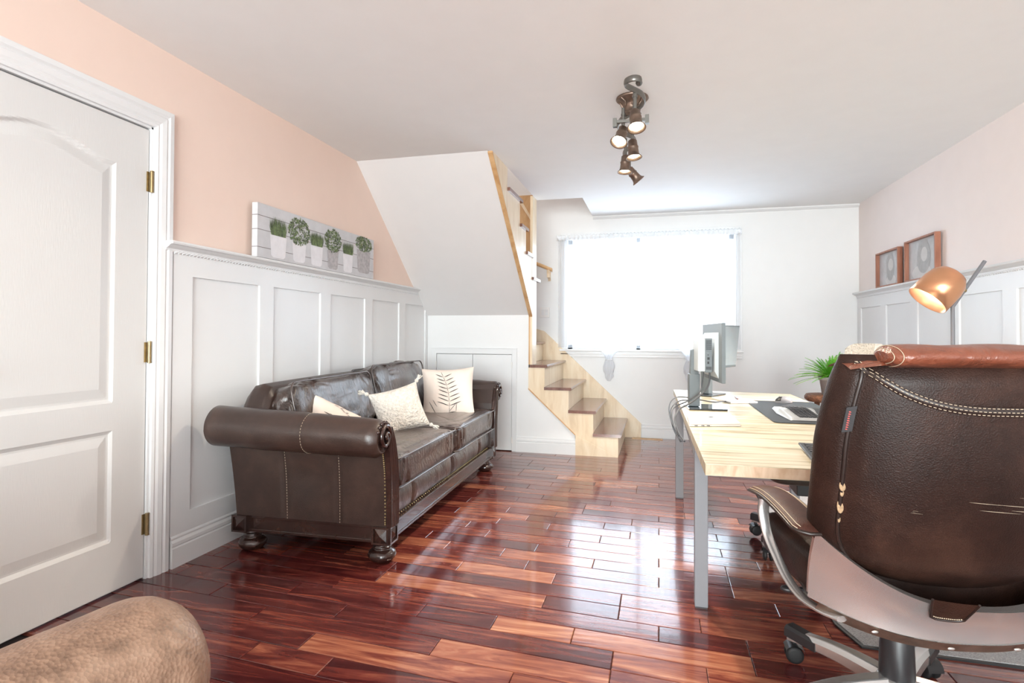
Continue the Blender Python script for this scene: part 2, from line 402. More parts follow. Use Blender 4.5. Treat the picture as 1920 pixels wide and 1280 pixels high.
def plank_obj(name, items, kind=None):
    me = bpy.data.meshes.new(name); V = []; F = []; T = []
    for v, f, t, o in items:
        b = len(V); V += v; F += [tuple(i + b for i in q) for q in f]; T += [(t, o, 0, 1)] * len(v)
    me.from_pydata(V, [], F); at = me.color_attributes.new('tone', 'FLOAT_COLOR', 'POINT')
    for i, c in enumerate(T): at.data[i].color = c
    me.materials.append(M['plank']); o = bpy.data.objects.new(name, me); COL.objects.link(o); o.parent = fl
    if kind: o['kind'] = kind
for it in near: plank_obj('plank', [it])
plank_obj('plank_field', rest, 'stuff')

# ------------------------------------------------------------------ walls
# left wall with door opening
DY0, DY1, DZ = 1.150, 2.070, 2.045
mb = MB()
mb.box(XL - .12, YR, 0, XL, DY0 - .012, H).box(XL - .12, DY0 - .012, DZ + .012, XL, DY1 + .012, H).box(XL - .12, DY1 + .012, 0, XL, YB, H).box(XL - .12, 3.85, H, XL, YB, 4.4)
mb.box(XL - .14, DY0 - .2, 0, XL - .12, DY1 + .2, 2.3)
struct('wall_left', mb, 'peach')
# back wall with window opening
WX0, WX1, WZ0, WZ1 = -1.0, .77, .955, 2.19
mb = MB()
mb.box(XL, YB, 0, WX0, YB + .16, 4.4).box(WX0, YB, 0, WX1, YB + .16, WZ0).box(WX0, YB, WZ1, WX1, YB + .16, 4.4).box(WX1, YB, 0, 2.1, YB + .16, 4.4)
struct('wall_back', mb, 'white')
# right wall
mb = MB(); mb.prism([(XR(YR), YR), (XR(YR) + .12, YR), (XR(YB) + .12, YB), (XR(YB), YB)], 'z', 0, H)
struct('wall_right', mb, 'pink')
# wall behind the camera, with an unseen window opening added for the fill light
mb = MB()
RW = (-1.6, 1.8, .4, 2.3)
mb.box(XL, YR - .12, 0, RW[0], YR, H).box(RW[0], YR - .12, 0, RW[1], YR, RW[2]).box(RW[0], YR - .12, RW[3], RW[1], YR, H).box(RW[1], YR - .12, 0, 2.25, YR, H)
struct('wall_front', mb, 'white')
wn = sstruct('fill_window', (.1, YR - .06, 1.5))  # unseen window, added so fill light enters from behind
m2 = MB()
for a in (RW[0], (RW[0] + RW[1]) / 2 - .025, RW[1] - .05): m2.box(a, YR - .1, RW[2], a + .05, YR - .04, RW[3])
m2.box(RW[0], YR - .1, RW[2], RW[1], YR - .04, RW[2] + .05).box(RW[0], YR - .1, RW[3] - .05, RW[1], YR - .04, RW[3])
obj('window_frame', m2, 'trim', wn)
# ceiling with stairwell opening
mb = MB()
mb.box(XL - .12, YR - .12, H, 2.25, 3.87, H + .14)
mb.box(XS + .0, 3.87, H, 2.25, OY, H + .14)
mb.box(OX, OY, H, 2.1, YB + .16, H + .14)
struct('ceiling', mb, 'ceil')
# stairwell shaft above the ceiling
mb = MB()
mb.box(XS, 3.87, H + .14, XS + .05, OY, 4.4).box(XS, OY - .05, H + .14, OX, OY, 4.4).box(OX, OY - .05, H + .14, OX + .05, YB, 4.4).box(XL, 3.80, H + .14, XS, 3.87, 4.4)
mb.box(XL - .1, 3.8, 4.4, OX + .1, YB + .16, 4.45)
struct('wall_stairwell', mb, 'white')
# knee wall below the stairs
CX0, CX1, CZ = -2.135, -1.36, .925
mb = MB()
mb.box(XL, YK, 0, CX0, YK + .1, 1.301).box(CX0, YK, CZ, CX1, YK + .1, 1.301).box(CX1, YK, 0, XS - .036, YK + .1, 1.301)
mb.prism([(XS - .036, 0), (-.755, 0), (-.755, .19), (XS - .036, .60)], 'y', YK + .0005, YK + .1)
mb.box(XL, YK + .3, 0, -1.2, YK + .32, 1.2)
struct('wall_knee', mb, 'white')
# sloping soffit of the upper flight
mb = MB(); mb.prism([(YK, 1.301), (3.87, H), (3.87, H + .02), (YK + .02, 1.32)], 'x', XL, XS - .03)
struct('wall_soffit', mb, 'grey')
# cornice line above the back wall
mb = MB(); mb.prism([(YB, H), (YB - .03, H), (YB - .03, H - .012), (YB - .012, H - .03), (YB, H - .032)], 'x', OX, XR(YB))
struct('trim_1', mb, 'trim')

def baseboard(name, p0, p1, h=.148, t=.018):
    # profile offset to the left of direction p0->p1
    d = Vector((p1[0] - p0[0], p1[1] - p0[1], 0)); L = d.length; d.normalize(); n = Vector((-d.y, d.x, 0))
    prof = [(0, 0), (t, 0), (t, h * .62), (t * .75, h * .66), (t * .95, h * .70), (t * .95, h * .80), (t * .5, h * .88), (t * .55, h * .94), (t * .3, h), (0, h)]
    b = MB(); k = len(prof); v = []
    for q in (p0, p1):
        for a, z in prof: v.append((q[0] + n.x * a, q[1] + n.y * a, z))
    b.add(v, [(i, (i + 1) % k, k + (i + 1) % k, k + i) for i in range(k)] + [tuple(range(k))[::-1], tuple(range(k, 2 * k))])
    return struct(name, b, 'trim')
baseboard('baseboard_left', (XL + .013, YK), (XL + .013, 2.185))
baseboard('baseboard_knee', (-.749, YK), (-1.318, YK))
baseboard('baseboard_back', (XR(YB), YB), (-.185, YB))
baseboard('baseboard_right', (XR(YR) - .013, YR), (XR(YB) - .013, YB))
baseboard('baseboard_front', (XL, YR), (2.1, YR))
baseboard('baseboard_entry', (XL, DY0 - .12), (XL, YR))

# wainscot: stiles and rails proud of a flat backing, ledge with rope bead
def wainscot(name, X, sgn, y0, y1, panels, endcap):
    root = sstruct(name, (X(0), (y0 + y1) / 2, 0))
    def bx(a, b, z0, z1, t0, t1):
        m = MB(); m.prism([(X(a) + sgn * t0, a), (X(a) + sgn * t1, a), (X(b) + sgn * t1, b), (X(b) + sgn * t0, b)], 'z', z0, z1); return m
    for a, b in panels: obj('panel', bx(a - .01, b + .01, .23, 1.40, 0, .004), 'trim', root)
    T = .017
    obj('lower_rail', bx(y0, y1, .0, .244, 0, T), 'trim', root, bevel=.0015)
    obj('upper_rail', bx(y0, y1, 1.39, 1.515, 0, T), 'trim', root, bevel=.0015)
    ed = [y0] + [q for p in panels for q in p] + [y1]
    for i in range(0, len(ed), 2):
        if ed[i + 1] - ed[i] > .005: obj('stile', bx(ed[i], ed[i + 1], .244, 1.39, 0, T), 'trim', root, bevel=.0015)
    prof = [(T, 1.497), (T + .006, 1.503), (T + .008, 1.512), (T + .022, 1.520), (T + .030, 1.527), (T + .036, 1.530), (T + .045, 1.530), (T + .048, 1.537), (T + .045, 1.545), (0, 1.545), (0, 1.497)]
    m = MB(); k = len(prof); v = []
    for yy in (y0 - endcap, y1):
        for a, z in prof: v.append((X(yy) + sgn * a, yy, z))
    m.add(v, [(i, (i + 1) % k, k + (i + 1) % k, k + i) for i in range(k)] + [tuple(range(k))[::-1], tuple(range(k, 2 * k))])
    lg = obj('ledge_moulding', m, 'trim', root)
    m = MB(); n = int((y1 - y0) / .022)
    for i in range(n):
        yy = y0 + (i + .5) * (y1 - y0) / n
        m.tube([(X(yy) + sgn * (T + .003), yy - .012, 1.494), (X(yy) + sgn * (T + .003), yy + .012, 1.502)], .006, 5)
    obj('rope_bead', m, 'trim', lg, kind='stuff')
    return root
wainscot('trim_2', lambda y: XL, 1, 2.185, YK - .005, [(2.30, 2.785), (2.905, 3.39), (3.51, 3.99), (4.11, 4.59), (4.715, 5.17)], .05)
wainscot('trim_3', XR, -1, YR + .02, YB - .005, [(-4.44, -3.96), (-3.84, -3.36), (-3.24, -2.76), (-2.64, -2.16), (-2.04, -1.56), (-1.44, -.96), (-.84, -.36), (-.24, .24), (.36, .84), (.96, 1.44), (1.56, 2.04), (2.16, 2.64), (2.76, 3.24), (3.36, 3.84), (3.97, 4.45), (4.57, 5.05), (5.17, 5.64), (5.76, 6.23)], 0)

# ------------------------------------------------------------------ entry door (door_1)
def casing(name, X, y0, y1, z1, parent, sgn=1, w=.092):
    # moulded frame around an opening in the x = X plane
    prof = [(0, 0), (0, .012), (.012, .016), (.018, .013), (.030, .019), (.052, .022), (.060, .017), (.070, .024), (w, .022), (w, 0)]
    k = len(prof)
    path = [(y0, 0, -1, 0), (y0, z1, -1, 1), (y1, z1, 1, 1), (y1, 0, 1, 0)]
    v = []; f = []
    for yy, zz, dy, dz in path:
        for a, t in prof: v.append((X + sgn * t, yy + dy * a, zz + dz * a))
    for s_ in range(3):
        for i in range(k - 1): f.append((s_ * k + i, s_ * k + i + 1, (s_ + 1) * k + i + 1, (s_ + 1) * k + i))
    return obj(name, MB().add(v, f), 'trim', parent)
d1 = sstruct('door_1', (XL, (DY0 + DY1) / 2, 0))
casing('door_casing', XL, DY0 - .012, DY1 + .012, DZ + .012, d1)
m = MB(); m.box(XL - .12, DY0 - .012, 0, XL, DY0 - .001, DZ + .01).box(XL - .12, DY1 + .001, 0, XL, DY1 + .012, DZ + .01).box(XL - .12, DY0 - .01, DZ + .001, XL, DY1 + .01, DZ + .012)
m.box(XL - .06, DY0 - .01, 0, XL - .05, DY0 + .012, DZ).box(XL - .06, DY1 - .012, 0, XL - .05, DY1 + .01, DZ)
obj('door_jamb', m, 'trim', d1)
# slab as height field with arched raised panels
def door_h(y, z):
    yl, yr = DY0 + .125, DY1 - .17
    yl = 1.302; yr = 1.908
    def prof(d):   # d = inward distance from the panel outline
        if d < 0: return 0
        if d < .012: return -.010 * d / .012
        if d < .022: return -.010
        if d < .060: return -.010 + .008 * (d - .022) / .038
        return -.002
    yc = (yl + yr) / 2; hw = (yr - yl) / 2; e = min(y - yl, yr - y)
    # upper panel
    t = (abs(y - yc) / hw)
    top = 1.842 + .064 * (.5 + .5 * cos(pi * min(1, t * 1.02))) if t < 1 else 1.842
    d = min(e, z - .815, (top - z) * .93)
    if z > .76: return prof(d)
    return prof(min(e, z - .222, .695 - z))
m = MB(); ny, nz = 150, 260
m.grid(lambda u, v: (XL - .010 + door_h(DY0 + .002 + u * (DY1 - DY0 - .004), .008 + v * (DZ - .012)), DY0 + .002 + u * (DY1 - DY0 - .004), .008 + v * (DZ - .012)), ny, nz, smooth=False)
m.box(XL - .046, DY0 + .002, .008, XL - .0205, DY1 - .002, DZ - .004)
for (a, b, c_, d_) in ((DY0 + .002, DY0 + .003, .008, DZ - .004), (DY1 - .003, DY1 - .002, .008, DZ - .004)): m.box(XL - .03, a, c_, XL - .010, b, d_)
m.box(XL - .03, DY0 + .002, .008, XL - .010, DY1 - .002, .009).box(XL - .03, DY0 + .002, DZ - .005, XL - .010, DY1 - .002, DZ - .004)
dm, nt, b_ = new_mat('embossed_white_door'); b_.inputs['Base Color'].default_value = (.70, .695, .685, 1); b_.inputs['Roughness'].default_value = .38
add_bump(nt, b_, 26, .10, objvec(nt, (6, 9, 1)), .004)
slab = obj('door_slab', m, dm, d1)
for z in (1.803, 1.025, .247):
    m = MB(); m.tube([(XL + .004, DY1 + .002, z - .045), (XL + .004, DY1 + .002, z + .045)], .0075, 10)
    for q in (-.049, .046): m.tube([(XL + .004, DY1 + .002, z + q), (XL + .004, DY1 + .002, z + q + .004)], .009, 8)
    m.box(XL - .011, DY1 - .014, z - .045, XL - .006, DY1 + .001, z + .045).box(XL - .004, DY1 + .003, z - .045, XL + .0005, DY1 + .0125, z + .045)
    for q in (-.016, .016): m.tube([(XL + .004, DY1 + .002, z + q - .001), (XL + .004, DY1 + .002, z + q + .001)], .0082, 10)
    obj('hinge', m, 'brass', d1)
m = MB(); m.lathe([(.03, 0), (.03, .008), (.012, .012), (.012, .04), (.028, .05), (.03, .065), (.02, .075), (0, .077)], (XL - .01, DY0 + .07, .98), 20, Matrix.Rotation(pi / 2, 4, 'Y'))
obj('door_knob', m, 'brass', d1)

# closet doors in knee wall (door_2)
d2 = sstruct('door_2', ((CX0 + CX1) / 2, YK, 0))
m = MB(); pf = [(CX0 - .05, 0), (CX0 - .05, CZ + .06), (CX1 + .045, CZ + .06), (CX1 + .045, 0), (CX1, 0), (CX1, CZ), (CX0, CZ), (CX0, 0)]
m.box(CX0 - .05, YK - .014, 0, CX0, YK, CZ + .06).box(CX1, YK - .014, 0, CX1 + .045, YK, CZ + .06).box(CX0, YK - .014, CZ, CX1, YK, CZ + .06)
m.box(CX0 - .055, YK - .019, CZ + .052, CX1 + .05, YK - .014, CZ + .06).box(CX1 + .036, YK - .019, 0, CX1 + .048, YK - .014, CZ + .055)
obj('door_casing', m, 'trim', d2, bevel=.0015)
XM = -1.757
for a, b in ((CX0 + .003, XM - .0035), (XM + .001, CX1 - .003)):
    lf = obj('door_leaf', MB().box(a, YK - .006, .008, b, YK + .014, CZ - .004), 'trim', d2, bevel=.002)
for x in (CX0, CX1):
    for z in (.823, .11):
        obj('hinge', MB().box(x - .008, YK - .017, z - .028, x + .006, YK - .014, z + .028).tube([(x - .001, YK - .018, z - .03), (x - .001, YK - .018, z + .03)], .005, 8), 'whitepl', d2)

# ------------------------------------------------------------------ window_1
w1 = sstruct('window_1', ((WX0 + WX1) / 2, YB, 1.5))
m = MB(); c = .075
m.box(WX0 - c, YB - .02, WZ0 - .0, WX0, YB, WZ1 + c).box(WX1, YB - .02, WZ0, WX1 + c, YB, WZ1 + c).box(WX0, YB - .02, WZ1, WX1, YB, WZ1 + c)
for o_ in (.0, .03, .06):
    m.box(WX0 - o_ - .010, YB - .027, WZ0, WX0 - o_, YB - .02, WZ1 + o_).box(WX1 + o_, YB - .027, WZ0, WX1 + o_ + .010, YB - .02, WZ1 + o_)
obj('window_casing', m, 'trim', w1, bevel=.002)
m = MB(); m.box(WX0 - c - .01, YB - .045, WZ0 - .022, WX1 + c + .01, YB + .06, WZ0)
obj('window_sill', m, 'trim', w1, bevel=.004)
m = MB(); m.box(WX0 - c, YB - .02, WZ0 - .085, WX1 + c, YB, WZ0 - .022).box(WX0 - c, YB - .028, WZ0 - .06, WX1 + c, YB - .02, WZ0 - .045)
obj('window_apron', m, 'trim', w1, bevel=.003)
m = MB(); f0 = .045; xm = -.22
m.box(WX0, YB + .06, WZ0, WX0 + f0, YB + .12, WZ1).box(WX1 - f0, YB + .06, WZ0, WX1, YB + .12, WZ1).box(WX0, YB + .06, WZ0, WX1, YB + .12, WZ0 + f0).box(WX0, YB + .06, WZ1 - f0, WX1, YB + .12, WZ1)
m.box(xm - .02, YB + .06, WZ0, xm + .02, YB + .12, WZ1)
obj('window_frame', m, 'trim', w1)
for a, b in ((WX0 + f0, xm - .02), (xm + .02, WX1 - f0)): obj('pane', MB().box(a, YB + .088, WZ0 + f0, b, YB + .092, WZ1 - f0), 'glass', w1)

# ------------------------------------------------------------------ sheer tie-up curtain
ct = thing('sheer_curtain', 'white sheer tie-up curtain with a ruffled header hung over the bright window', 'curtain', (-.115, YB - .06, 2.2))
m = MB()
def shf(u, v):
    x = -1.10 + u * 1.93; tl = -.55; tr = .31
    s1 = math.exp(-((x - tl) / .30) ** 2); s2 = math.exp(-((x - tr) / .30) ** 2)
    zb = .96 + .30 * (1 - max(s1, s2)) * (1 if True else 0)
    zb = .97
    z = 2.19 + (zb - 2.19) * v
    return (x + .012 * sin(x * 60) * (1 - v * .5), YB - .05 - .010 * sin(x * 85 + v) - .012 * sin(x * 31), z)
m.grid(shf, 150, 10)
obj('sheer_panel', m, 'sheer', ct)
m = MB()
def hd(u, v):
    x = -1.115 + u * 1.95; a = 2 * pi * v
    return (x, YB - .052 + .020 * cos(a) * (1 + .35 * sin(x * 130)), 2.205 + .028 * sin(a) * (1 + .25 * sin(x * 170 + a)))
m.grid(hd, 220, 8, cv=True)
obj('ruffled_header', m, 'sheer_trim', ct)
obj('curtain_rod', MB().tube([(-1.12, YB - .05, 2.185), (.84, YB - .05, 2.185)], .009, 8), 'whitepl', ct)
for tx in (-.53, .315):
    m = MB()
    prof = [(.99, .11), (.95, .085), (.91, .05), (.87, .035), (.845, .03), (.82, .045), (.77, .055), (.72, .05), (.69, .035), (.665, .04), (.64, .03), (.61, .012)]
    def tf(u, v, tx=tx):
        i = v * (len(prof) - 1); k = min(int(i), len(prof) - 2); t = i - k
        z = prof[k][0] * (1 - t) + prof[k + 1][0] * t; r = prof[k][1] * (1 - t) + prof[k + 1][1] * t
        a = 2 * pi * u; rr = r * (1 + .18 * sin(a * 7 + v * 9) + .1 * sin(a * 3 + v * 17))
        return (tx + rr * cos(a), YB - .075 + .55 * rr * sin(a), z)
    m.grid(tf, 48, 30, cu=True)
    obj('knotted_tail', m, 'sheer_tail', ct)
    obj('tie_band', MB().tube([(tx + .034 * cos(a * pi / 8), YB - .075 + .02 * sin(a * pi / 8), .845) for a in range(16)], .006, 6, closed=True), 'sheer_trim', ct)

# ------------------------------------------------------------------ staircase
st = thing('staircase', 'birch plywood staircase with dark walnut treads turning up beside the window', 'staircase', (-.75, 5.8, 0))
R = .2075
TX = [-.33, -.557, -.785, -1.014, -1.25]      # nosing x of treads 1..5
# front cut stringer, facing the room
poly = [(-.361, 0), (-.361, R - .027)]
for i in range(1, 4): poly += [(TX[i] - .0315, i * R - .027 + 0), (TX[i] - .0315, (i + 1) * R - .027)]
poly += [(XS - .034, 4 * R - .0275), (XS - .034, .61), (-.749, .192), (-.749, 0)]
m = MB().prism(poly, 'y', YK - .014, YK + .012)
obj('front_stringer', m, 'birch', st)
m = MB().prism([(-.36, 0), (-.749, 0), (-.749, .185)], 'y', YK - .018, YK - .014)
obj('kick_panel', m, 'birch', st)
m = MB().prism([(XS - .034, .61), (-.749, .192), (-.749, .180), (XS - .034, .596)], 'y', YK - .020, YK + .0)
obj('stringer_edge_strip', m, 'birch_dark', st)
# wall stringer along the back wall
poly = [(-1.42, .9), (-1.42, 1.186), (-1.352, 1.181), (-1.265, 1.156), (-.187, .152), (-.187, 0), (-.6, 0), (-1.3, .6)]
obj('wall_stringer', MB().prism(poly, 'y', YB - .028, YB - .001), 'birch', st, bevel=.002)
for i in range(5):
    zt = (i + 1) * R; x1 = TX[i]; x0 = (TX[i + 1] - .03) if i < 4 else -1.75
    if i == 3: x0 = TX[4] - .03
    y0 = YK - .03
    m = MB()
    pr = [(x0 + .0, zt), (x1 - .008, zt), (x1, zt - .006), (x1 + .001, zt - .018), (x1 - .006, zt - .027), (x0, zt - .027)]
    if i < 3: m.prism(pr, 'y', y0, YB - .028)
    elif i == 3:
        m.prism([(max(p[0], XS - .018), p[1]) for p in pr], 'y', y0, YB - .028); m.box(x0, YK + .19, zt - .027, XS - .018, YB - .028, zt)
    else: m.prism(pr, 'y', YK + .19, YB - .028)
    obj('tread', m, 'tread', st)
    obj('riser', MB().box(x1 - .05, (YK - .012 if i < 4 else YK + .19), zt - R + .001, x1 - .0285, YB - .028, zt - .027), 'birch', st)
# winders, hidden behind the post but part of the flight
for i in (5, 6):
    zt = (i + 1) * R
    if i == 5: poly = [(-1.42, 5.44), (-1.42, YB - .03), (-2.24, YB - .03), (-2.24, 6.1)]
    else: poly = [(-1.42, 5.44), (-2.24, 6.1), (-2.24, 5.44)]
    obj('winder_tread', MB().prism(poly, 'z', zt - .027, zt), 'tread', st)
# upper flight: cut stringer seen from the room side
NY = [5.51, 5.24, 4.985, 4.755]                 # nosing y of treads 8..11
poly = [(YK - .003, 4 * R), (YK - .003, 1.301), (3.875, H - .001), (4.30, H - .001), (4.30, 11 * R - .027), (NY[3] - .035, 11 * R - .027), (NY[3] - .035, 10 * R - .027), (NY[2] - .035, 10 * R - .027),
        (NY[2] - .035, 9 * R - .027), (NY[1] - .035, 9 * R - .027), (NY[1] - .035, 8 * R - .027), (5.41, 8 * R - .027), (5.41, 4 * R)]
obj('upper_stringer', MB().prism(poly, 'x', XS - .03, XS), 'birch', st)
m = MB().prism([(YK - .004, 1.296), (3.871, H - .004), (3.871, H - .016), (YK - .008, 1.284)], 'x', XS - .032, XS + .004)
obj('stringer_edge_strip', m, 'birch_dark', st)
obj('stringer_edge_strip', MB().box(XS - .034, YK - .008, 4 * R, XS - .020, YK - .002, 1.296), 'birch_dark', st)
for i, ny in enumerate(NY):
    n = 8 + i; zt = n * R; yb = (NY[i + 1] - .035) if i < 3 else 4.30
    pr = [(yb, zt), (ny - .008, zt), (ny, zt - .006), (ny, zt - .018), (ny - .006, zt - .027), (yb, zt - .027)]
    obj('tread', MB().prism(pr, 'x', -2.24, XS + .022), 'tread', st)
    if i: obj('riser', MB().box(-2.24, ny - .055, zt - R, XS - .03, ny - .035, zt - .027), 'birch', st)
obj('riser', MB().box(-2.24, 4.28, 11 * R, XS - .03, 4.30, H + .12), 'birch', st)
obj('corner_post', MB().box(XS - .026, YK + .005, 8 * R - .02, XS - .002, 5.412, H - .001), 'birch', st)
m = MB().box(-2.24, YB - .02, 1.2, -1.405, YB - .001, 2.72)
obj('stairwell_panel', m, 'birch_dark', st)
obj('panel_batten', MB().prism([(-1.60, 2.70), (-1.56, 2.70), (-1.405, 2.44), (-1.405, 2.39)], 'y', YB - .028, YB - .02), 'birch', st)

hr = thing('handrail', 'short wooden handrail end on a bracket above the light switch', 'handrail', (-1.35, YB - .06, 1.85))
m = MB(); rp_ = [(-.018, -.02), (.018, -.02), (.024, -.005), (.022, .012), (.010, .022), (-.010, .022), (-.022, .012), (-.024, -.005)]
v = []; ends = [(-2.0, 2.20), (-1.165, 1.842)]
for x, z in ends:
    for a, b in rp_: v.append((x, YB - .075 + a, z + b))
k = 8; m.add(v, [(i, (i + 1) % k, k + (i + 1) % k, k + i) for i in range(k)] + [tuple(range(k))[::-1], tuple(range(k, 2 * k))])
obj('rail', m, 'birch_dark', hr, bevel=.002)
m = MB(); m.box(-1.22, YB - .10, 1.76, -1.195, YB - .001, 1.80).prism([(YB - .001, 1.725), (YB - .001, 1.83), (YB - .018, 1.83), (YB - .018, 1.79), (YB - .06, 1.80), (YB - .085, 1.845), (YB - .105, 1.845), (YB - .085, 1.78), (YB - .02, 1.745), (YB - .012, 1.725)], 'x', -1.222, -1.193)
obj('bracket', m, 'birch', hr)

sw = thing('light_switch', 'white double rocker light switch plate under the handrail', 'switch', (-1.262, YB, 1.37))
obj('switch_plate', MB().box(-1.318, YB - .010, 1.312, -1.206, YB - .0005, 1.428), 'whitepl', sw, bevel=.003)
for x in (-1.300, -1.258): obj('rocker', MB().prism([(YB - .007, 1.338), (YB - .007, 1.402), (YB - .019, 1.402), (YB - .012, 1.37), (YB - .013, 1.338)], 'x', x, x + .034), 'trim', sw)
fv = thing('floor_vent', 'narrow wooden floor register by the foot of the stairs', 'vent', (.0, 6.2, 0))
m = MB(); m.box(-.28, 6.20, -.006, -.26, 6.26, .006).box(.02, 6.20, -.006, .04, 6.26, .006).box(-.26, 6.20, -.006, .02, 6.208, .006).box(-.26, 6.252, -.006, .02, 6.26, .006)
obj('vent_frame', m, 'birch_dark', fv)
obj('slot_grille', MB().box(-.26, 6.208, -.008, .02, 6.252, .001), 'carved', fv)

# ------------------------------------------------------------------ generic soft shapes
def cushion(mb, x0, x1, y0, y1, z0, z1, n=26, e=.28, puff=.012, wob=.006, seed=0, crown=.0, wr=0, wf=None):
    """rounded leather box cushion: superellipsoid shell with small wobble"""
    c = Vector(((x0 + x1) / 2, (y0 + y1) / 2, (z0 + z1) / 2)); s = Vector(((x1 - x0) / 2, (y1 - y0) / 2, (z1 - z0) / 2))
    def sp(a, p): return (abs(a) ** p) * (1 if a >= 0 else -1)
    def fn(u, v):
        a = 2 * pi * u; b = pi * (v - .5)
        cb = sp(cos(b), e * 1.6)
        p = Vector((sp(cos(a), e) * cb, sp(sin(a), e) * cb, sp(sin(b), e * 1.6)))
        q = Vector((p.x * s.x, p.y * s.y, p.z * s.z))
        q.z += crown * (1 - p.x * p.x) * (1 - p.y * p.y) * (1 if p.z > 0 else 0) * p.z
        nn = noise.noise(Vector((q.x * 5 + seed, q.y * 5, q.z * 5))) * wob + noise.noise(Vector((q.x * 14, q.y * 14 + seed, q.z * 14))) * wob * .5
        d = q.normalized() if q.length > 0 else Vector((0, 0, 1))
        if wr:
            g = wf(p, q) if wf else (q.x * 9, q.y * 26, q.z * 5)
            w = noise.noise(Vector((g[0] + seed, g[1], g[2]))); w2 = noise.noise(Vector((g[0] * 2.1, g[1] * 1.9 + seed, g[2] * 2)))
            nn += -wr * max(0, 1 - abs(w) * 5) + wr * .5 * w2
        return tuple(c + q + d * nn)
    mb.grid(fn, n * 2, n, cu=True)
    return mb
def rrect_path(x0, x1, y0, y1, z, r, k=5, fz=None):
    P = []
    for cx, cy, a0 in ((x1 - r, y1 - r, 0), (x0 + r, y1 - r, pi / 2), (x0 + r, y0 + r, pi), (x1 - r, y0 + r, 1.5 * pi)):
        for i in range(k + 1):
            a = a0 + pi / 2 * i / k; P.append((cx + r * cos(a), cy + r * sin(a), z))
    return P
def bun_foot(mb, c, s=1.0):
    return mb.lathe([(.03 * s, 0), (.052 * s, .006), (.066 * s, .022), (.070 * s, .036), (.064 * s, .052), (.048 * s, .062), (.040 * s, .066), (.044 * s, .070), (.044 * s, .075), (.034 * s, .080), (.036 * s, .086), (.054 * s, .092), (.056 * s, .100), (.05 * s, .104)], c, 28)
def corner_block(mb, x0, x1, y, z0, z1, out, axis='y'):
    """square frame with a little pyramid"""
    def P(a, z, t): return (a, y + out * t, z) if axis == 'y' else (y + out * t, a, z)
    w = .009
    for (a, b, c_, d) in ((x0, x0 + w, z0, z1), (x1 - w, x1, z0, z1), (x0 + w, x1 - w, z0, z0 + w), (x0 + w, x1 - w, z1 - w, z1)):
        p = P(a, c_, 0); q = P(b, d, .010); mb.box(*p, *q)
    v = [P(x0 + w, z0 + w, .001), P(x1 - w, z0 + w, .001), P(x1 - w, z1 - w, .001), P(x0 + w, z1 - w, .001), P((x0 + x1) / 2, (z0 + z1) / 2, .014)]
    mb.add(v, [(0, 1, 4), (1, 2, 4), (2, 3, 4), (3, 0, 4)] if (out < 0) == (axis == 'y') else [(1, 0, 4), (2, 1, 4), (3, 2, 4), (0, 3, 4)])

# ------------------------------------------------------------------ leather sofa (local: x 0 front .. -.87 back, y 0 near arm .. L far arm)
L = 2.02; SB = -.86
sf = thing('leather_sofa', 'large dark brown leather roll-arm sofa with carved wood trim against the panelled wall', 'sofa', (-1.250, 2.475, 0), .033)
for x in (-.065, SB + .07):
    for y in (.065, L - .065):
        obj('bun_foot', bun_foot(MB(), (x, y, 0)), 'carved', sf, world=False)
m = MB(); zb0, zb1 = .103, .188
m.box(-.02, .0, zb0 + .01, -.045, L, zb1 - .01); m.box(-.012, .07, zb0, -.04, L - .07, zb0 + .016).box(-.012, .07, zb1 - .016, -.04, L - .07, zb1)
m.box(SB, .02, zb0 + .01, 0 - .02, .045, zb1 - .01).box(SB + .07, .012, zb0, -.07, .04, zb0 + .016).box(SB + .07, .012, zb1 - .016, -.07, .04, zb1)
m.box(SB, L - .045, zb0 + .01, -.02, L - .02, zb1 - .01).box(SB, .02, zb0 + .01, SB + .025, L - .02, zb1 - .01)
m.box(-.085, .0, zb0, 0, .085, zb1).box(-.085, L - .085, zb0, 0, L, zb1).box(SB, 0, zb0, SB + .085, .085, zb1).box(SB, L - .085, zb0, SB + .085, L, zb1)
rail = obj('base_rail', m, 'carved', sf, world=False, bevel=.003)
m = MB()
for q in ((-.085, 0, 0, -1, 'y'), (SB, SB + .085, 0, -1, 'y'), (0, .085, 0, 1, 'x'), (L - .085, L, 0, 1, 'x'), (-.085, 0, L, 1, 'y')):
    m = MB(); corner_block(m, q[0], q[1], q[2], zb0, zb1, q[3], q[4]); obj('corner_rosette', m, 'carved', rail, world=False)
# front leather apron, in three sewn panels
m = MB()
for a, b in ((.07, .36), (.36, 1.02), (1.02, 1.66), (1.66, L - .07)):
    def ap(u, v, a=a, b=b):
        y = a + (b - a) * u; z = .188 + .145 * v
        bul = .022 * (sin(pi * min(1, v * 1.02)) ** .5) * (min(1, sin(pi * u) * 5)) ** .5 if 0 < u < 1 else 0
        return (-.045 + bul + .004 * noise.noise(Vector((y * 18, z * 6, 3))), y, z)
    m.grid(ap, 24, 8)
m.box(-.62, .06, .19, -.05, L - .06, .335)
obj('front_apron', m, 'sofa_w', sf, world=False)
m = MB()
for y in [(.075 + i * .028) for i in range(int((L - .15) / .028))]: m.sphere((-.031, y, .196), .0042, 6, 4)
obj('nail_trim', m, 'brass', sf, world=False, kind='stuff')
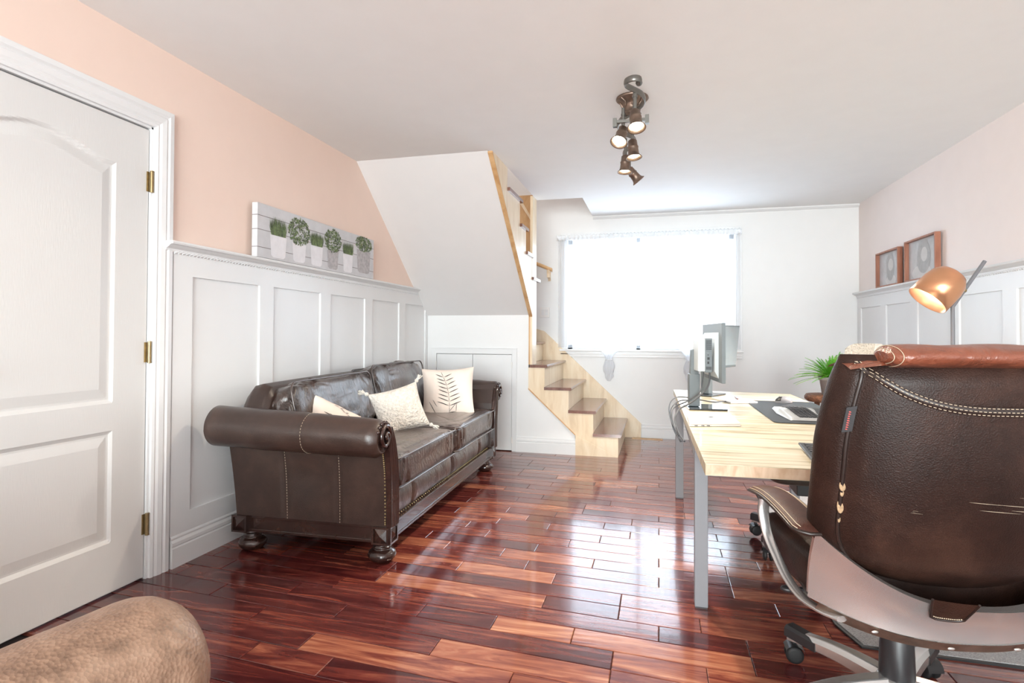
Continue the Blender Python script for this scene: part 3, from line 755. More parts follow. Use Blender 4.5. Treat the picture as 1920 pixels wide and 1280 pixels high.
# arms
RC = [(-.105, .632)]
def arm(sign, y0):
    """sign -1 : near arm rolling to -y; +1 far arm rolling to +y.  y0 = outer base plane"""
    def Yc(d): return y0 + sign * d      # d = outward distance
    parts = {}
    # roll with back end slightly higher, a seam two thirds along
    r0 = .098
    m = MB(); NU, NV = 28, 34
    def roll(u, v):
        a = 2 * pi * u; x = .012 + (-.90) * v
        e = 1.0
        if v < .03: e = sqrt(max(.0, 1 - ((.03 - v) / .03) ** 2)) * .25 + .75
        if v > .97: e = sqrt(max(.0, 1 - ((v - .97) / .03) ** 2)) * .5 + .5
        rr = (r0 - .010 * (1 - v) ** 2) * e * (1 - .06 * math.exp(-((v - .42) / .010) ** 2)) + .0025 * noise.noise(Vector((x * 9, a * 1.5, sign)))
        if v < .09: rr *= 1 + .018 * sin(a * 26) * (1 - v / .09)
        zc = .628 + .030 * v
        return (x, Yc(.095 + .012 * v) + sign * rr * cos(a) * 1.0, zc + rr * sin(a))
    m.grid(roll, NU * 2, NV, cu=True)
    cap = [roll(i / (NU * 2), 0) for i in range(NU * 2)]; m.add(cap, [tuple(range(NU * 2))])
    cap = [roll(i / (NU * 2), 1) for i in range(NU * 2)]; m.add(cap, [tuple(range(NU * 2))[::-1]])
    ar = obj('arm_roll', m, 'sofa', sf, world=False)
    m = MB()
    for i in range(40):
        p = Vector(roll(i / 40 + .0, .408)); q = Vector(roll(i / 40 + .014, .408)); c = Vector((p.x, Yc(.10), .64)); m.tube([c + (p - c) * 1.012, c + (q - c) * 1.012], .0012, 4)
    obj('arm_stitching', m, 'stitch', ar, world=False, kind='stuff')
    # outer side panel + inner side
    m = MB()
    def side(u, v):
        x = -.015 + (SB + .015 + .02) * u; z = .188 + (.60 - .188) * v
        dent = .0
        d = -.004 + .030 * v * v + .0
        # vertical seams at u .33 and .64
        for su in (.31, .66): d -= .008 * math.exp(-((u - su) / .012) ** 2)
        d -= .012 * math.exp(-((u - .5) / .13) ** 2 - ((v - .55) / .25) ** 2)
        return (x + (-.035 * v if u > .5 else 0) * (u - .5) * 2, Yc(d), z)
    m.grid(side, 60, 16, flip=(sign > 0))
    ob = obj('arm_side', m, 'sofa', sf, world=False)
    for su in (.31, .66):
        m = MB()
        for i in range(30):
            p = Vector(side(su - .012, i / 30)); q = Vector(side(su - .012, (i + .55) / 30)); o_ = Vector((0, sign * .002, 0)); m.tube([p + o_, q + o_], .0012, 4)
        obj('side_stitching', m, 'stitch', ob, world=False, kind='stuff')
    m = MB()
    prof = [(-.032, .188), (-.075, .188), (-.075, .45), (-.060, .55), (-.02, .66), (.04, .70), (.10, .66), (.06, .56), (.0, .55), (-.02, .45)]
    m.prism([(Yc(a), b) for a, b in prof], 'x', -.012, SB + .03)
    obj('arm_core', m, 'sofa', sf, world=False, bevel=.006)
    # carved front post: three flutes following the scroll, and a volute
    def path(off):
        # off: offset across the post, -1 outer .. +1 inner
        w = .030 * off
        P = [(-.035 + w * -1, .190), (-.034 - w, .30), (-.030 - w, .42), (-.020 - w, .50)]
        P += [(-.004 - w * .9, .57), (.010 - w * .8, .615)]
        P += [(.030 - w * .5, .655 + w * .4)]
        return P
    m = MB()
    for off, rr in ((-1, .009), (-.34, .010), (.34, .010), (1, .009)):
        ps = catmull([(.014, Yc(a), z) for a, z in path(off)], 5)
        m.tube(ps, rr, 8)
    # backing plate
    A = [(Yc(a), z) for a, z in path(-1.3)]; B = [(Yc(a), z) for a, z in path(1.3)]
    poly = A + B[::-1]
    v = [(.012, y, z) for y, z in poly] + [(-.012, y, z) for y, z in poly]; n = len(poly); k = len(A)
    fs = []
    for i in range(k - 1): fs.append((i, i + 1, n - 2 - i, n - 1 - i))
    for i in range(n): fs.append((i, (i + 1) % n, n + (i + 1) % n, n + i))
    m.add(v, fs)
    # volute spiral
    sp = []
    for i in range(46):
        a = -.15 + i * .235; rr = .062 * (1 - i / 50) ** 1.0
        sp.append((.016 + .0003 * i, Yc(.085 - rr * cos(a) * .95), .632 + rr * sin(a)))
    m.tube(sp, [.0115 - .00012 * i for i in range(46)], 8)
    m.sphere((.02, Yc(.085), .634), .014, 12, 8)
    # leaf carving above the volute
    for i in range(7):
        a = .5 + i * .36; m.sphere((.012, Yc(.085 - .070 * cos(a)), .632 + .070 * sin(a)), .009, 8, 5)
    m.lathe([(.0, 0), (.066, 0), (.066, .012), (.0, .012)], (.0, Yc(.085), .632), 28, Matrix.Rotation(pi / 2, 4, 'Y'))
    obj('carved_arm_post', m, 'carved', sf, world=False)
    m = MB()
    pts = catmull([(.012, Yc(a), z) for a, z in [(-.004, .20), (-.002, .3), (.004, .42), (.016, .50), (.034, .56)]], 7)
    for p in pts[::1]: m.sphere((-.020, p.y + sign * .003, p.z), .0050, 6, 4)
    obj('nail_trim', m, 'brass', sf, world=False, kind='stuff')
arm(-1, .0); arm(1, L)
# back: shell with rounded top roll, camel profile
m = MB()
def back(u, v):
    y = .018 + (L - .036) * u
    ed = min(u, 1 - u)
    top = .845 + .012 * sin(pi * u) - .16 * max(0, 1 - ed / .045) ** 1.5
    # closed profile in xz
    pr = [(SB + .26, .30), (SB + .20, .55), (SB + .165, .74), (SB + .16, .80), (SB + .135, .845), (SB + .09, .862), (SB + .045, .850), (SB + .015, .81), (SB + .01, .74), (SB + .03, .5), (SB + .04, .20)]
    t = v * (len(pr) - 1); k = min(int(t), len(pr) - 2); q = t - k
    x = pr[k][0] * (1 - q) + pr[k + 1][0] * q; z = pr[k][1] * (1 - q) + pr[k + 1][1] * q
    z2 = .2 + (z - .2) * (top - .2) / (.862 - .2)
    return (x + .003 * noise.noise(Vector((y * 8, z * 8, 0))), y, z2)
m.grid(back, 90, 40, flip=True)
for u in (0, 1):
    ring = [back(u, i / 40) for i in range(41)]; m.add(ring, [tuple(range(41)) if u else tuple(range(41))[::-1]])
obj('sofa_back', m, 'sofa', sf, world=False)
# seat cushions with piping
for i, (a, b) in enumerate(((.050, .975), (.980, 1.955))):
    m = cushion(MB(), -.66, .016, a, b, .335, .515, 84, .17, wob=.010, seed=i * 9, crown=.012, wr=.011,
                wf=lambda p, q: (q.x * 13, q.y * 5, 0) if p.z > .9 else (q.x * 3, q.y * 20 + q.z * 3, q.z * 4))
    sc_ = obj('seat_cushion', m, 'sofa_w', sf, world=False)
    for z in (.500, .352):
        P = [(x, y, z + .004 * noise.noise(Vector((x * 6, y * 6, z)))) for x, y, _ in rrect_path(-.65, .018, a - .0, b + .0, z, .045, 6)]
        obj('piping', MB().tube(P, .0048, 6, closed=True), 'sofa_dark', sc_, world=False)
# back cushions
for i, (a, b, zt, lean) in enumerate(((.075, .985, .865, .0), (1.005, 1.93, .905, .0))):
    m = MB(); X0 = Matrix.Translation((-.585, 0, .505)) @ Matrix.Rotation(radians(-13), 4, 'Y')
    m.X = X0; h_ = zt - .505
    cushion(m, -.115, .075, a, b, 0, h_, 76, .30, wob=.026, seed=40 + i * 7, wr=.014, wf=lambda p, q: (q.x * 14, q.y * 10 + q.z * 7, q.z * 3.5 - q.y * 2))
    bc = obj('back_cushion', m, 'sofa_w', sf, world=False)
    for xx in (.060, -.095):
        m = MB(); m.X = X0
        P = [(xx + .012 * noise.noise(Vector((y * 4, z * 4, i))), y, z + .010 * noise.noise(Vector((y * 6, i, z * 3)))) for y, z, _ in rrect_path(a + .008, b - .008, .012, h_ - .012, 0, .05, 6)]
        m.tube(P, .0055, 6, closed=True); obj('piping', m, 'sofa_dark', bc, world=False)

# ------------------------------------------------------------------ throw pillows
def pillow(name, label, P, ux, uy, w, h, t, mat, corner=.0, seed=0, group=None):
    """centre P, unit vectors ux (width) and uy (height); thickness along cross product"""
    root = thing(name, label, 'pillow', P, 0, group)
    ux = Vector(ux).normalized(); uy = Vector(uy); uy = (uy - ux * uy.dot(ux)).normalized(); n = ux.cross(uy)
    def pt(a, b, s, off=0):
        # a,b in -1..1
        k = .085; aa = a * (1 - k * (1 - b * b) * 1); bb = b * (1 - k * (1 - a * a) * 1)
        th = t * (max(0, 1 - abs(a) ** 2.6) ** .55) * (max(0, 1 - abs(b) ** 2.6) ** .55) * (1 + .25 * noise.noise(Vector((a * 1.7 + seed, b * 1.7, s))))
        return Vector(P) + ux * (aa * w) + uy * (bb * h) + n * (s * (th + off))
    m = MB()
    for s in (1, -1): m.grid(lambda u, v, s=s: tuple(pt(u * 2 - 1, v * 2 - 1, s)), 26, 26, flip=(s < 0))
    body = obj('pillow_body', m, mat, root)
    return root, pt
def strokes(pt, segs, s=1):
    m = MB()
    for (a0, b0, a1, b1, w0) in segs:
        K = 4; L_ = []
        d = Vector((a1 - a0, b1 - b0)); d.normalize(); nx, ny = -d.y, d.x
        v = []
        for i in range(K + 1):
            t = i / K; a = a0 + (a1 - a0) * t; b = b0 + (b1 - b0) * t; w = w0 * (sin(pi * min(.97, max(.06, t))) ** .6)
            v.append(tuple(pt(a + nx * w, b + ny * w, s, .0025))); v.append(tuple(pt(a - nx * w, b - ny * w, s, .0025)))
        m.add(v, [(2 * i, 2 * i + 1, 2 * i + 3, 2 * i + 2) for i in range(K)])
    return m
def branch(x0, y0, x1, y1, n, ln, w=.018, bend=.12):
    seg = []; P = []
    for i in range(9):
        t = i / 8; P.append((x0 + (x1 - x0) * t + bend * sin(pi * t), y0 + (y1 - y0) * t))
    for i in range(8): seg.append((P[i][0], P[i][1], P[i + 1][0], P[i + 1][1], .008))
    for i in range(n):
        t = .15 + .8 * i / n; x = x0 + (x1 - x0) * t + bend * sin(pi * t); y = y0 + (y1 - y0) * t; l = ln * (1 - .45 * t)
        for sg in (-1, 1): seg.append((x + sg * .03, y + .02, x + sg * l, y + l * .42 + .02 * (i % 2), w))
    return seg
PT = Vector((0, 0, 0))
p1, f1 = pillow('throw_pillow', 'square blush pillow printed with a dark fern branch, at the far end of the sofa', (-1.585, 4.12, .655), (.93, .30, .04), (-.12, .30, 1), .205, .205, .075, 'linen', seed=3)
obj('printed_fern', strokes(f1, branch(.05, -.85, -.25, .85, 8, .5) + [(-.75, -.35, -.45, -.88, .012), (-.6, -.3, -.42, -.6, .01), (.05, -.8, .35, -.45, .01), (.35, -.45, .3, -.8, .01), (.3, -.8, -.02, -.85, .01)], 1), 'ink', p1)
p2, f2 = pillow('throw_pillow.001', 'cream boucle pillow with tassels at its corners, lying in the middle of the sofa', (-1.57, 3.24, .640), (.62, .72, .20), (-.42, .05, 1), .165, .145, .065, 'cream', seed=8)
for a, b in ((-1, -1), (-1, 1), (1, -1), (1, 1)):
    c0 = f2(a, b, 1); d = (c0 - Vector((-1.57, 3.24, .640))).normalized(); m = MB(); rr = random.Random(int(a * 3 + b * 7))
    for i in range(26):
        e = d + Vector((rr.uniform(-.5, .5), rr.uniform(-.5, .5), rr.uniform(-.75, .3)))
        m.tube([c0 - d * .012, c0 + d * .012, c0 + d * .02 + e * .028], .004, 5)
    m.sphere(tuple(c0 + d * .006), .013, 10, 6)
    obj('tassel', m, 'cream', p2)
p3, f3 = pillow('throw_pillow.002', 'blush pillow with a dark twig print half hidden behind the near sofa arm', (-1.72, 2.76, .60), (.50, .80, -.50), (-.45, .35, .85), .165, .15, .06, 'linen', seed=5)
obj('printed_twig', strokes(f3, branch(-.6, .1, .85, -.3, 7, .38, .02, .0), 1) , 'ink', p3)
obj('printed_twig', strokes(f3, branch(-.3, .75, .9, .2, 4, .2, .015, 0), 1) , 'ink', p3)

# ------------------------------------------------------------------ loveseat in the foreground (only its arm and a cushion are in view)
lv = thing('tan_loveseat', 'worn tan leather sofa arm in the near left corner of the room', 'sofa', (-1.45, .45, 0))
AX0, AX1 = Vector((-.895, .905, .500)), Vector((-1.04, .0, .500))
m = MB()
def lroll(u, v):
    a = 2 * pi * u; c = AX0.lerp(AX1, v); e = 1
    if v < .10: e = (1 - ((.10 - v) / .10) ** 2.2) ** .5 * .62 + .38
    d = (AX1 - AX0).normalized(); sd = Vector((-d.y, d.x, 0))
    r = .130 * e + .002 * noise.noise(Vector((a, v * 9, 0)))
    c = c - d * 0
    return tuple(c + sd * cos(a) * r * -1.06 + Vector((0, 0, 1)) * sin(a) * r)
m.grid(lroll, 44, 40, cu=True, flip=True)
cap = [lroll(i / 44, 0) for i in range(44)]; c0 = sum((Vector(p) for p in cap), Vector()) / 44 + Vector((.004, .012, 0))
m.add(cap + [tuple(c0)], [(i, (i + 1) % 44, 44) for i in range(44)], True)
obj('arm_roll', m, 'love', lv)
m = MB(); m.prism([(-.99, .86), (-.83, .86), (-.95, .0), (-1.11, .0)], 'z', .06, .52)
obj('arm_panel', m, 'love', lv, bevel=.01)
m = MB(); m.prism([(-.93, .83), (-1.95, .95), (-2.05, .05), (-1.05, -.0)], 'z', .06, .30)
obj('seat_base', m, 'love_seat', lv, bevel=.015)
m = cushion(MB(), -1.98, -1.03, .06, .86, .30, .50, 22, .2); obj('seat_cushion', m, 'love_seat', lv)
m = cushion(MB(), -1.62, -1.00, .30, .64, .40, .655, 22, .35, seed=3); lc = obj('loose_cushion', m, 'love_seat', lv)
obj('piping', MB().tube([(x, y, .60) for x, y, _ in rrect_path(-1.60, -1.005, .32, .625, .6, .06)], .005, 6, closed=True), 'sofa_dark', lc)
m = cushion(MB(), -2.0, -1.05, -.15, .10, .30, .78, 20, .3); obj('loveseat_back', m, 'love_seat', lv)
for x, y in ((-.93, .80), (-1.9, .86), (-1.05, .06), (-1.95, .1)): obj('foot', MB().lathe([(.02, 0), (.03, .06)], (x, y, 0), 14), 'carved', lv)

# ------------------------------------------------------------------ canvas print on the ledge
cv = thing('canvas_print', 'long canvas print of six potted plants standing on the left wall ledge', 'picture', (-2.215, 3.38, 1.5455))
cy0, cy1, cz0, cz1 = 2.70, 4.03, 1.547, 1.853
cx = -2.187
obj('canvas_body', MB().box(cx - .036, cy0, cz0, cx, cy1, cz1), 'pr_white', cv)
m = MB(); pz_ = [cz0 + .055, cz0 + .155, cz0 + .235]
for z in pz_:
    m.box(cx, cy0, z, cx + .0006, cy1, z + .0035); m.box(cx - .036, cy0 - .0006, z, cx, cy0, z + .0035)
obj('printed_board_lines', m, 'pr_line', cv)
rp2 = random.Random(5)
pots_old = [(.16, .135, .0, 'pr_pot', .115, 'grass', .022), (.36, .115, .0, 'pr_pot', .115, 'bush', .03), (.57, .13, .0, 'pr_pot', .085, 'grass', .02), (.775, .11, .004, 'pr_pot2', .125, 'bush', .02), (.975, .11, .0, 'pr_pot', .085, 'grass', .0), (1.20, .155, .004, 'pr_pot2', .10, 'bush', .01)]
pots = [(2.881, .152, 1.690, 'pr_pot', .115, 'grass', .15), (3.081, .14, 1.676, 'pr_pot', .165, 'bush', .22), (3.267, .14, 1.690, 'pr_pot', .10, 'grass', .16), (3.458, .138, 1.686, 'pr_pot2', .155, 'bush', .21), (3.652, .136, 1.690, 'pr_pot', .096, 'grass', .144), (3.876, .205, 1.748, 'pr_pot2', .11, 'bush', .244)]
for i, (y, w, ztop, pm, hh, kind, fw) in enumerate(pots):
    zb = cz0 + (.012 if i < 5 else .03)
    m = MB(); e = cx + .0012
    m.add([(e, y - w * .42, zb + .012), (e, y - w * .30, zb), (e, y + w * .30, zb), (e, y + w * .42, zb + .012), (e, y + w * .5, ztop), (e, y - w * .5, ztop)], [(0, 1, 2, 3, 4, 5)])
    obj('printed_pot', m, pm, cv)
    for mt, cnt in (('pr_leaf', 210), ('pr_leaf2', 150)):
        m = MB()
        for k in range(cnt):
            ee = cx + .0016 + rp2.random() * .0012
            if kind == 'grass':
                bx_ = y + rp2.uniform(-.42, .42) * w; tl = rp2.uniform(.35, 1) * hh; tx = bx_ + rp2.uniform(-.03, .03); ww = .0022; ztop_ = ztop - .006
                m.add([(ee, bx_ - ww, ztop), (ee, bx_ + ww, ztop), (ee, tx, ztop + tl)], [(0, 1, 2)])
            else:
                a = rp2.uniform(0, 2 * pi); q = sqrt(rp2.random()); px_ = y + cos(a) * q * fw * .50; pz2 = ztop + hh * .45 + sin(a) * q * hh * .52; s_ = rp2.uniform(.006, .013); b = rp2.uniform(0, pi)
                m.add([(ee, px_ - s_ * cos(b), pz2 - s_ * sin(b)), (ee, px_ + .4 * s_ * sin(b), pz2 - .4 * s_ * cos(b)), (ee, px_ + s_ * cos(b), pz2 + s_ * sin(b)), (ee, px_ - .4 * s_ * sin(b), pz2 + .4 * s_ * cos(b))], [(0, 1, 2, 3)])
        obj('printed_foliage', m, mt, cv, kind='stuff')

# ------------------------------------------------------------------ framed photos on the right ledge
def frame(label, y0, y1, z1, variant):
    z0 = 1.5465; xo = XR(y0) - .0; t = .038
    r = thing('picture_frame', label, 'picture', (XR((y0 + y1) / 2) - .03, (y0 + y1) / 2, z0), 0, None)
    def B(m, a, b, c, d, t0, t1): return m.prism([(XR(a) - t0, a), (XR(a) - t1, a), (XR(b) - t1, b), (XR(b) - t0, b)], 'z', c, d)
    w = .013; m = MB()
    B(m, y0, y0 + w, z0, z1, .012, .012 + t); B(m, y1 - w, y1, z0, z1, .012, .012 + t); B(m, y0 + w, y1 - w, z0, z0 + w, .012, .012 + t); B(m, y0 + w, y1 - w, z1 - w, z1, .012, .012 + t)
    obj('frame_border', m, 'copper_wood', r, bevel=.001)
    m = MB(); B(m, y0 + w, y1 - w, z0 + w, z1 - w, .012, .020); ph = obj('photo', m, 'photo', r)
    ym = (y0 + y1) / 2; zm = (z0 + z1) / 2; hgt = z1 - z0
    def ell(yc, zc, a, b, e): 
        return [(XR(yc + a * cos(t_ * pi / 14)) - .0205 - e, yc + a * cos(t_ * pi / 14), zc + b * sin(t_ * pi / 14)) for t_ in range(28)]
    sh = ell(ym + .03, z0 + .06, .15, .06, .0) if variant else ell(ym - .02, z0 + .05, .10, .05, 0)
    obj('photo_shoulders', MB().add(sh, [tuple(range(28))]), 'photo_skin', ph)
    obj('photo_hair', MB().add(ell(ym - .01, zm + .01, .11 if variant else .08, hgt * .38, .0004), [tuple(range(28))]), 'photo_dark', ph)
    obj('photo_face', MB().add(ell(ym - .02, zm + .03, .05, hgt * .17, .0008), [tuple(range(28))]), 'photo_skin', ph)
    return r
frame('smaller reddish wood frame with a grey portrait photo, nearer the room corner', 5.31, 5.77, 1.858, 0)
frame('larger reddish wood frame with a grey portrait photo, nearer the lamp', 4.69, 5.19, 1.872, 1)

# ------------------------------------------------------------------ desk
DT = .69
dk = thing('desk', 'long pale ash desk with square grey metal legs in front of the window', 'desk', (.54, 3.27, 0))
DX0, DX1, DYa, DYb = .118, .925, 1.96, 4.58
m = MB(); m.prism([(DX0 + .03, DYa), (DX1 + .03, DYa + .02), (DX1 + .0, DYb - .1), (DX0 - .008, DYb)], 'z', DT - .038, DT)
obj('desktop', m, 'desk', dk, bevel=.003)
m = MB(); m.prism([(DX0 + .031, DYa - .002), (DX1 + .029, DYa + .018), (DX1 + .029, DYa + .02), (DX0 + .031, DYa)], 'z', DT - .036, DT - .002)
obj('front_edge_band', m, 'desk_edge', dk)
for x, y in ((.168, 2.455), (.137, 4.045), (.88, 2.455), (.86, 4.045)):
    obj('leg', MB().box(x - .026, y - .026, .006, x + .026, y + .026, DT - .038), 'leg', dk, bevel=.002)
    obj('foot_cap', MB().box(x - .024, y - .024, 0, x + .024, y + .024, .006), 'black', dk)
m = MB(); m.box(.19, 2.44, DT - .075, .86, 2.47, DT - .038).box(.16, 4.03, DT - .075, .84, 4.06, DT - .038).box(.14, 2.48, DT - .078, .17, 4.02, DT - .040)
obj('under_frame', m, 'leg', dk)

# monitors
def monitor(label, c, rz, stand, tilt, w=.555, h=.325, zc=1.018, pc=False):
    r = thing('monitor', label, 'monitor', (c[0], c[1], DT), rz, None)
    # local: screen faces +x, width along y
    m = MB(); m.X = Matrix.Translation((0, 0, zc - DT)) @ Matrix.Rotation(-tilt, 4, 'Y')
    m.box(-.016, -w / 2, -h / 2, .004, w / 2, h / 2)
    obj('bezel', m, 'monitor', r, world=False, bevel=.002)
    m = MB(); m.X = Matrix.Translation((0, 0, zc - DT)) @ Matrix.Rotation(-tilt, 4, 'Y')
    m.box(.004, -w / 2 + .006, -h / 2 + .016, .0055, w / 2 - .006, h / 2 - .006)
    obj('screen', m, 'screen', r, world=False)
    m = MB(); m.X = Matrix.Translation((0, 0, zc - DT)) @ Matrix.Rotation(-tilt, 4, 'Y')
    m.prism([(-.016, -h / 2 + .02), (-.036, -h * .32), (-.036, h * .25), (-.016, h / 2 - .05)], 'y', -w * .36, w * .36)
    obj('rear_housing', m, 'monitor_light', r, world=False, bevel=.004)
    s = -.115
    m = MB(); m.box(s - .03, -.0325, .012, s + .03, .0325, .20); obj('stand_column', m, 'monitor', r, world=False, bevel=.004)
    m = MB(); m.prism([(s - .022, .20), (s + .024, .20), (s + .024, .35), (s - .016, .338)], 'y', -.0275, .0275); obj('sliding_column', m, 'monitor', r, world=False, bevel=.003)
    m = MB(); m.tube([(s + .01, 0, .325), (-.05, 0, zc - DT)], .02, 12); m.lathe([(.03, 0), (.034, .012), (.03, .024)], (-.075, 0, zc - DT - .005), 14, Matrix.Rotation(pi / 2, 4, 'Y')); obj('tilt_joint', m, 'monitor', r, world=False)
    m = MB(); m.box(s - .045, -.12, 0, s + (.165 if label[0] == 'n' else .09), .12, .010); obj('stand_base', m, 'glassblack', r, world=False, bevel=.003)
    return r
mn = monitor('nearer monitor seen edge-on with a mini computer behind it, on the desk', (.312, 3.47), .105, 0, 0)
mf = monitor('farther monitor on the desk turned so its grey screen shows beyond the nearer one', (.430, 4.17), -.50, 0, -.10, w=.52, h=.30, zc=1.035)
pcx = thing('mini_computer', 'slim vented mini computer mounted behind the nearer monitor', 'computer', (.240, 3.40, .90), .105)
m = MB(); m.box(-.040, -.10, .012, .006, .08, .192); obj('shell', m, 'monitor_light', pcx, world=False, bevel=.003)
m = MB(); m.box(-.002, -.112, .008, .034, -.08, .196); obj('front_panel', m, 'monitor', pcx, world=False, bevel=.002)
for z in (.025, .034, .135, .146, .157, .168, .179):
    obj('vent_slot', MB().box(.001, -.1145, z, .030, -.112, z + .005), 'black', pcx, world=False)
m = MB(); m.box(.008, -.114, .055, .018, -.112, .068).box(.008, -.114, .078, .020, -.112, .092).tube([(.012, -.112, .105), (.012, -.115, .105)], .003, 8)
obj('port', m, 'black', pcx, world=False)
# cable runs
cb = thing('cable_bundle', 'dark bundle of monitor cables drooping over the left desk edge', 'cable', (.15, 3.3, DT))
def cab(pts, r=.0035): obj('cable', MB().tube(catmull(pts, 8), r, 6), 'cable', cb)
cab([(.275, 3.33, .905), (.27, 3.32, .84), (.235, 3.31, .79), (.17, 3.30, .735), (.11, 3.28, .70), (.085, 3.2, .66), (.098, 3.0, .62), (.12, 2.85, .60)], .005)
cab([(.245, 3.36, .905), (.235, 3.35, .83), (.22, 3.34, .79), (.16, 3.36, .74), (.09, 3.38, .70), (.070, 3.30, .66), (.085, 3.1, .61), (.105, 2.95, .58)])
cab([(.20, 3.62, .73), (.12, 3.70, .725), (.075, 3.6, .71), (.058, 3.45, .68), (.066, 3.25, .64), (.10, 3.0, .60)])
cab([(.20, 3.55, .72), (.13, 3.55, .72), (.08, 3.5, .69), (.064, 3.35, .66), (.08, 3.15, .60), (.11, 2.9, .59)])
cab([(.19, 3.75, .70), (.25, 3.80, .700), (.33, 3.72, .698), (.40, 3.78, .698), (.50, 3.80, .698), (.535, 3.83, .70)], .004)
obj('adapter_plug', MB().box(.505, 3.80, DT + .0005, .575, 3.865, DT + .022), 'whitepl', cb, bevel=.008)

lp = thing('laptop', 'closed silver laptop lying at the left edge of the desk', 'laptop', (.255, 2.93, DT), .0)
m = MB(); m.prism([(.137, 2.735), (.368, 2.80), (.360, 3.17), (.140, 3.16)], 'z', DT + .0015, DT + .0085); bd = obj('base_shell', m, 'laptop', lp, bevel=.003)
m = MB(); m.prism([(.137, 2.737), (.367, 2.802), (.359, 3.17), (.140, 3.16)], 'z', DT + .0095, DT + .016); obj('lid', m, 'laptop', lp, bevel=.003)
m = MB()
for a in (.16, .19, .215): 
    yy = 2.735 + (a - .137) * .281; m.box(a, yy - .0012, DT + .0035, a + .014, yy + .004, DT + .0068)
obj('side_port', m, 'black', lp)
obj('lid_emblem', MB().lathe([(.010, 0), (.012, .0004), (.014, .0004), (.014, 0)], (.252, 2.97, DT + .016), 24), 'steel', lp)

tb = thing('notepad', 'white notepad with a pen on it lying behind the monitor stands', 'notepad', (.475, 3.90, DT), .35)
obj('paper_pad', MB().box(-.10, -.15, .0008, .075, .12, .012), 'whitepl', tb, world=False, bevel=.002)
pn = thing('pen', 'dark red pen lying on the white notepad', 'pen', (.47, 3.92, DT + .012), .35)
obj('barrel', MB().tube([(.0, -.06, .005), (.045, .065, .005)], .0045, 8), 'chair_red', pn, world=False)
dmt = thing('desk_mat', 'large black desk mat under the keyboard and mouse', 'desk mat', (.735, 3.45, DT))
m = MB(); P = [(x, y) for x, y, _ in rrect_path(.542, .935, 2.965, 3.93, 0, .03, 6)]; m.prism(P, 'z', DT + .0005, DT + .004); obj('mat_sheet', m, 'mat', dmt)

kb = thing('ergonomic_keyboard', 'curved black and silver ergonomic keyboard on the desk mat', 'keyboard', (.71, 3.28, DT + .004), pi / 2)
# local: x along width (world y), y toward screen side (world -x)
def kbz(x, y): 
    return .012 + .020 * math.exp(-(x / .14) ** 2) + .006 * (1 - (y / .12)) * .2
m = MB()
def kbf(u, v):
    x = -.235 + .47 * u; y = -.115 + .215 * v; y2 = y - .035 * math.exp(-((x) / .10) ** 2) * (1 - v) + .02 * abs(x) / .235 * (-1)
    e = min(u, 1 - u, v, 1 - v); 
    return (x, y2, kbz(x, y) * (1 if e > .001 else .1) + .0)
m.grid(kbf, 48, 20); m.grid(lambda u, v: (kbf(u, v)[0], kbf(u, v)[1], .0008), 48, 20, flip=True)
kbody = obj('keyboard_body', m, 'kbd', kb, world=False)
m = MB()
for rr_ in range(5):
    for c_ in range(22):
        if c_ == 11 and rr_ > 1: continue
        x = -.212 + c_ * .0193; y = -.035 + rr_ * .0195; y += -.02 * abs(x) / .235
        z = kbz(x, y); m.cbox((x, y, z + .003), (.0165, .0165, .006))
obj('keycaps', m, 'key', kb, world=False, kind='stuff')
m = MB(); m.grid(lambda u, v: (lambda p: (p[0], p[1], p[2] + .0015))(kbf(.03 + .94 * u, .02 + .28 * v)), 40, 6); obj('palm_rest', m, 'black', kb, world=False)

ms = thing('mouse', 'rounded black and grey mouse standing on the far end of the desk mat', 'mouse', (.755, 3.84, DT + .004), .2)
m = MB()
def mf_(u, v):
    a = 2 * pi * u; q = v; r = sin(q * pi / 2); z = .001 + .040 * cos(q * pi / 2) ** .7
    return (.052 * r * cos(a) , .034 * r * sin(a) * (1 + .1 * cos(a)), z + .004 * cos(a) * r)
m.grid(mf_, 28, 12, cu=True); obj('mouse_shell', m, 'leg', ms, world=False)
m = MB(); m.grid(lambda u, v: (lambda p: (p[0], p[1], p[2] + .0012))(mf_(.34 + .32 * u, .25 + .6 * v)), 12, 8); obj('mouse_buttons', m, 'black', ms, world=False)
obj('scroll_wheel', MB().tube([(-.026, -.003, .036), (-.026, .003, .036)], .006, 10), 'steel', ms, world=False)

k2 = thing('notebook_keyboard', 'black keyboard with silver underside at the near end of the desk', 'keyboard', (.72, 2.16, DT), 0)
T2 = Matrix.Translation((.705, 2.16, DT + .012)) @ Matrix.Rotation(radians(2), 4, 'X') @ Matrix.Rotation(-.06, 4, 'Z')
m = MB(); m.X = T2; m.cbox((0, 0, .004), (.42, .27, .008)); obj('key_deck', m, 'black', k2, bevel=.003)
m = MB(); m.X = T2; m.prism([(-.125, -.002), (.125, -.004), (.125, -.014), (-.11, -.008)], 'x', -.20, .20); obj('underside', m, 'laptop', k2, bevel=.002)
m = MB(); m.X = T2
for rr_ in range(6):
    for c_ in range(13): m.cbox((-.182 + c_ * .0305, -.07 + rr_ * .034, .0095), (.025, .0235, .003))
obj('keycaps', m, 'key', k2, kind='stuff')

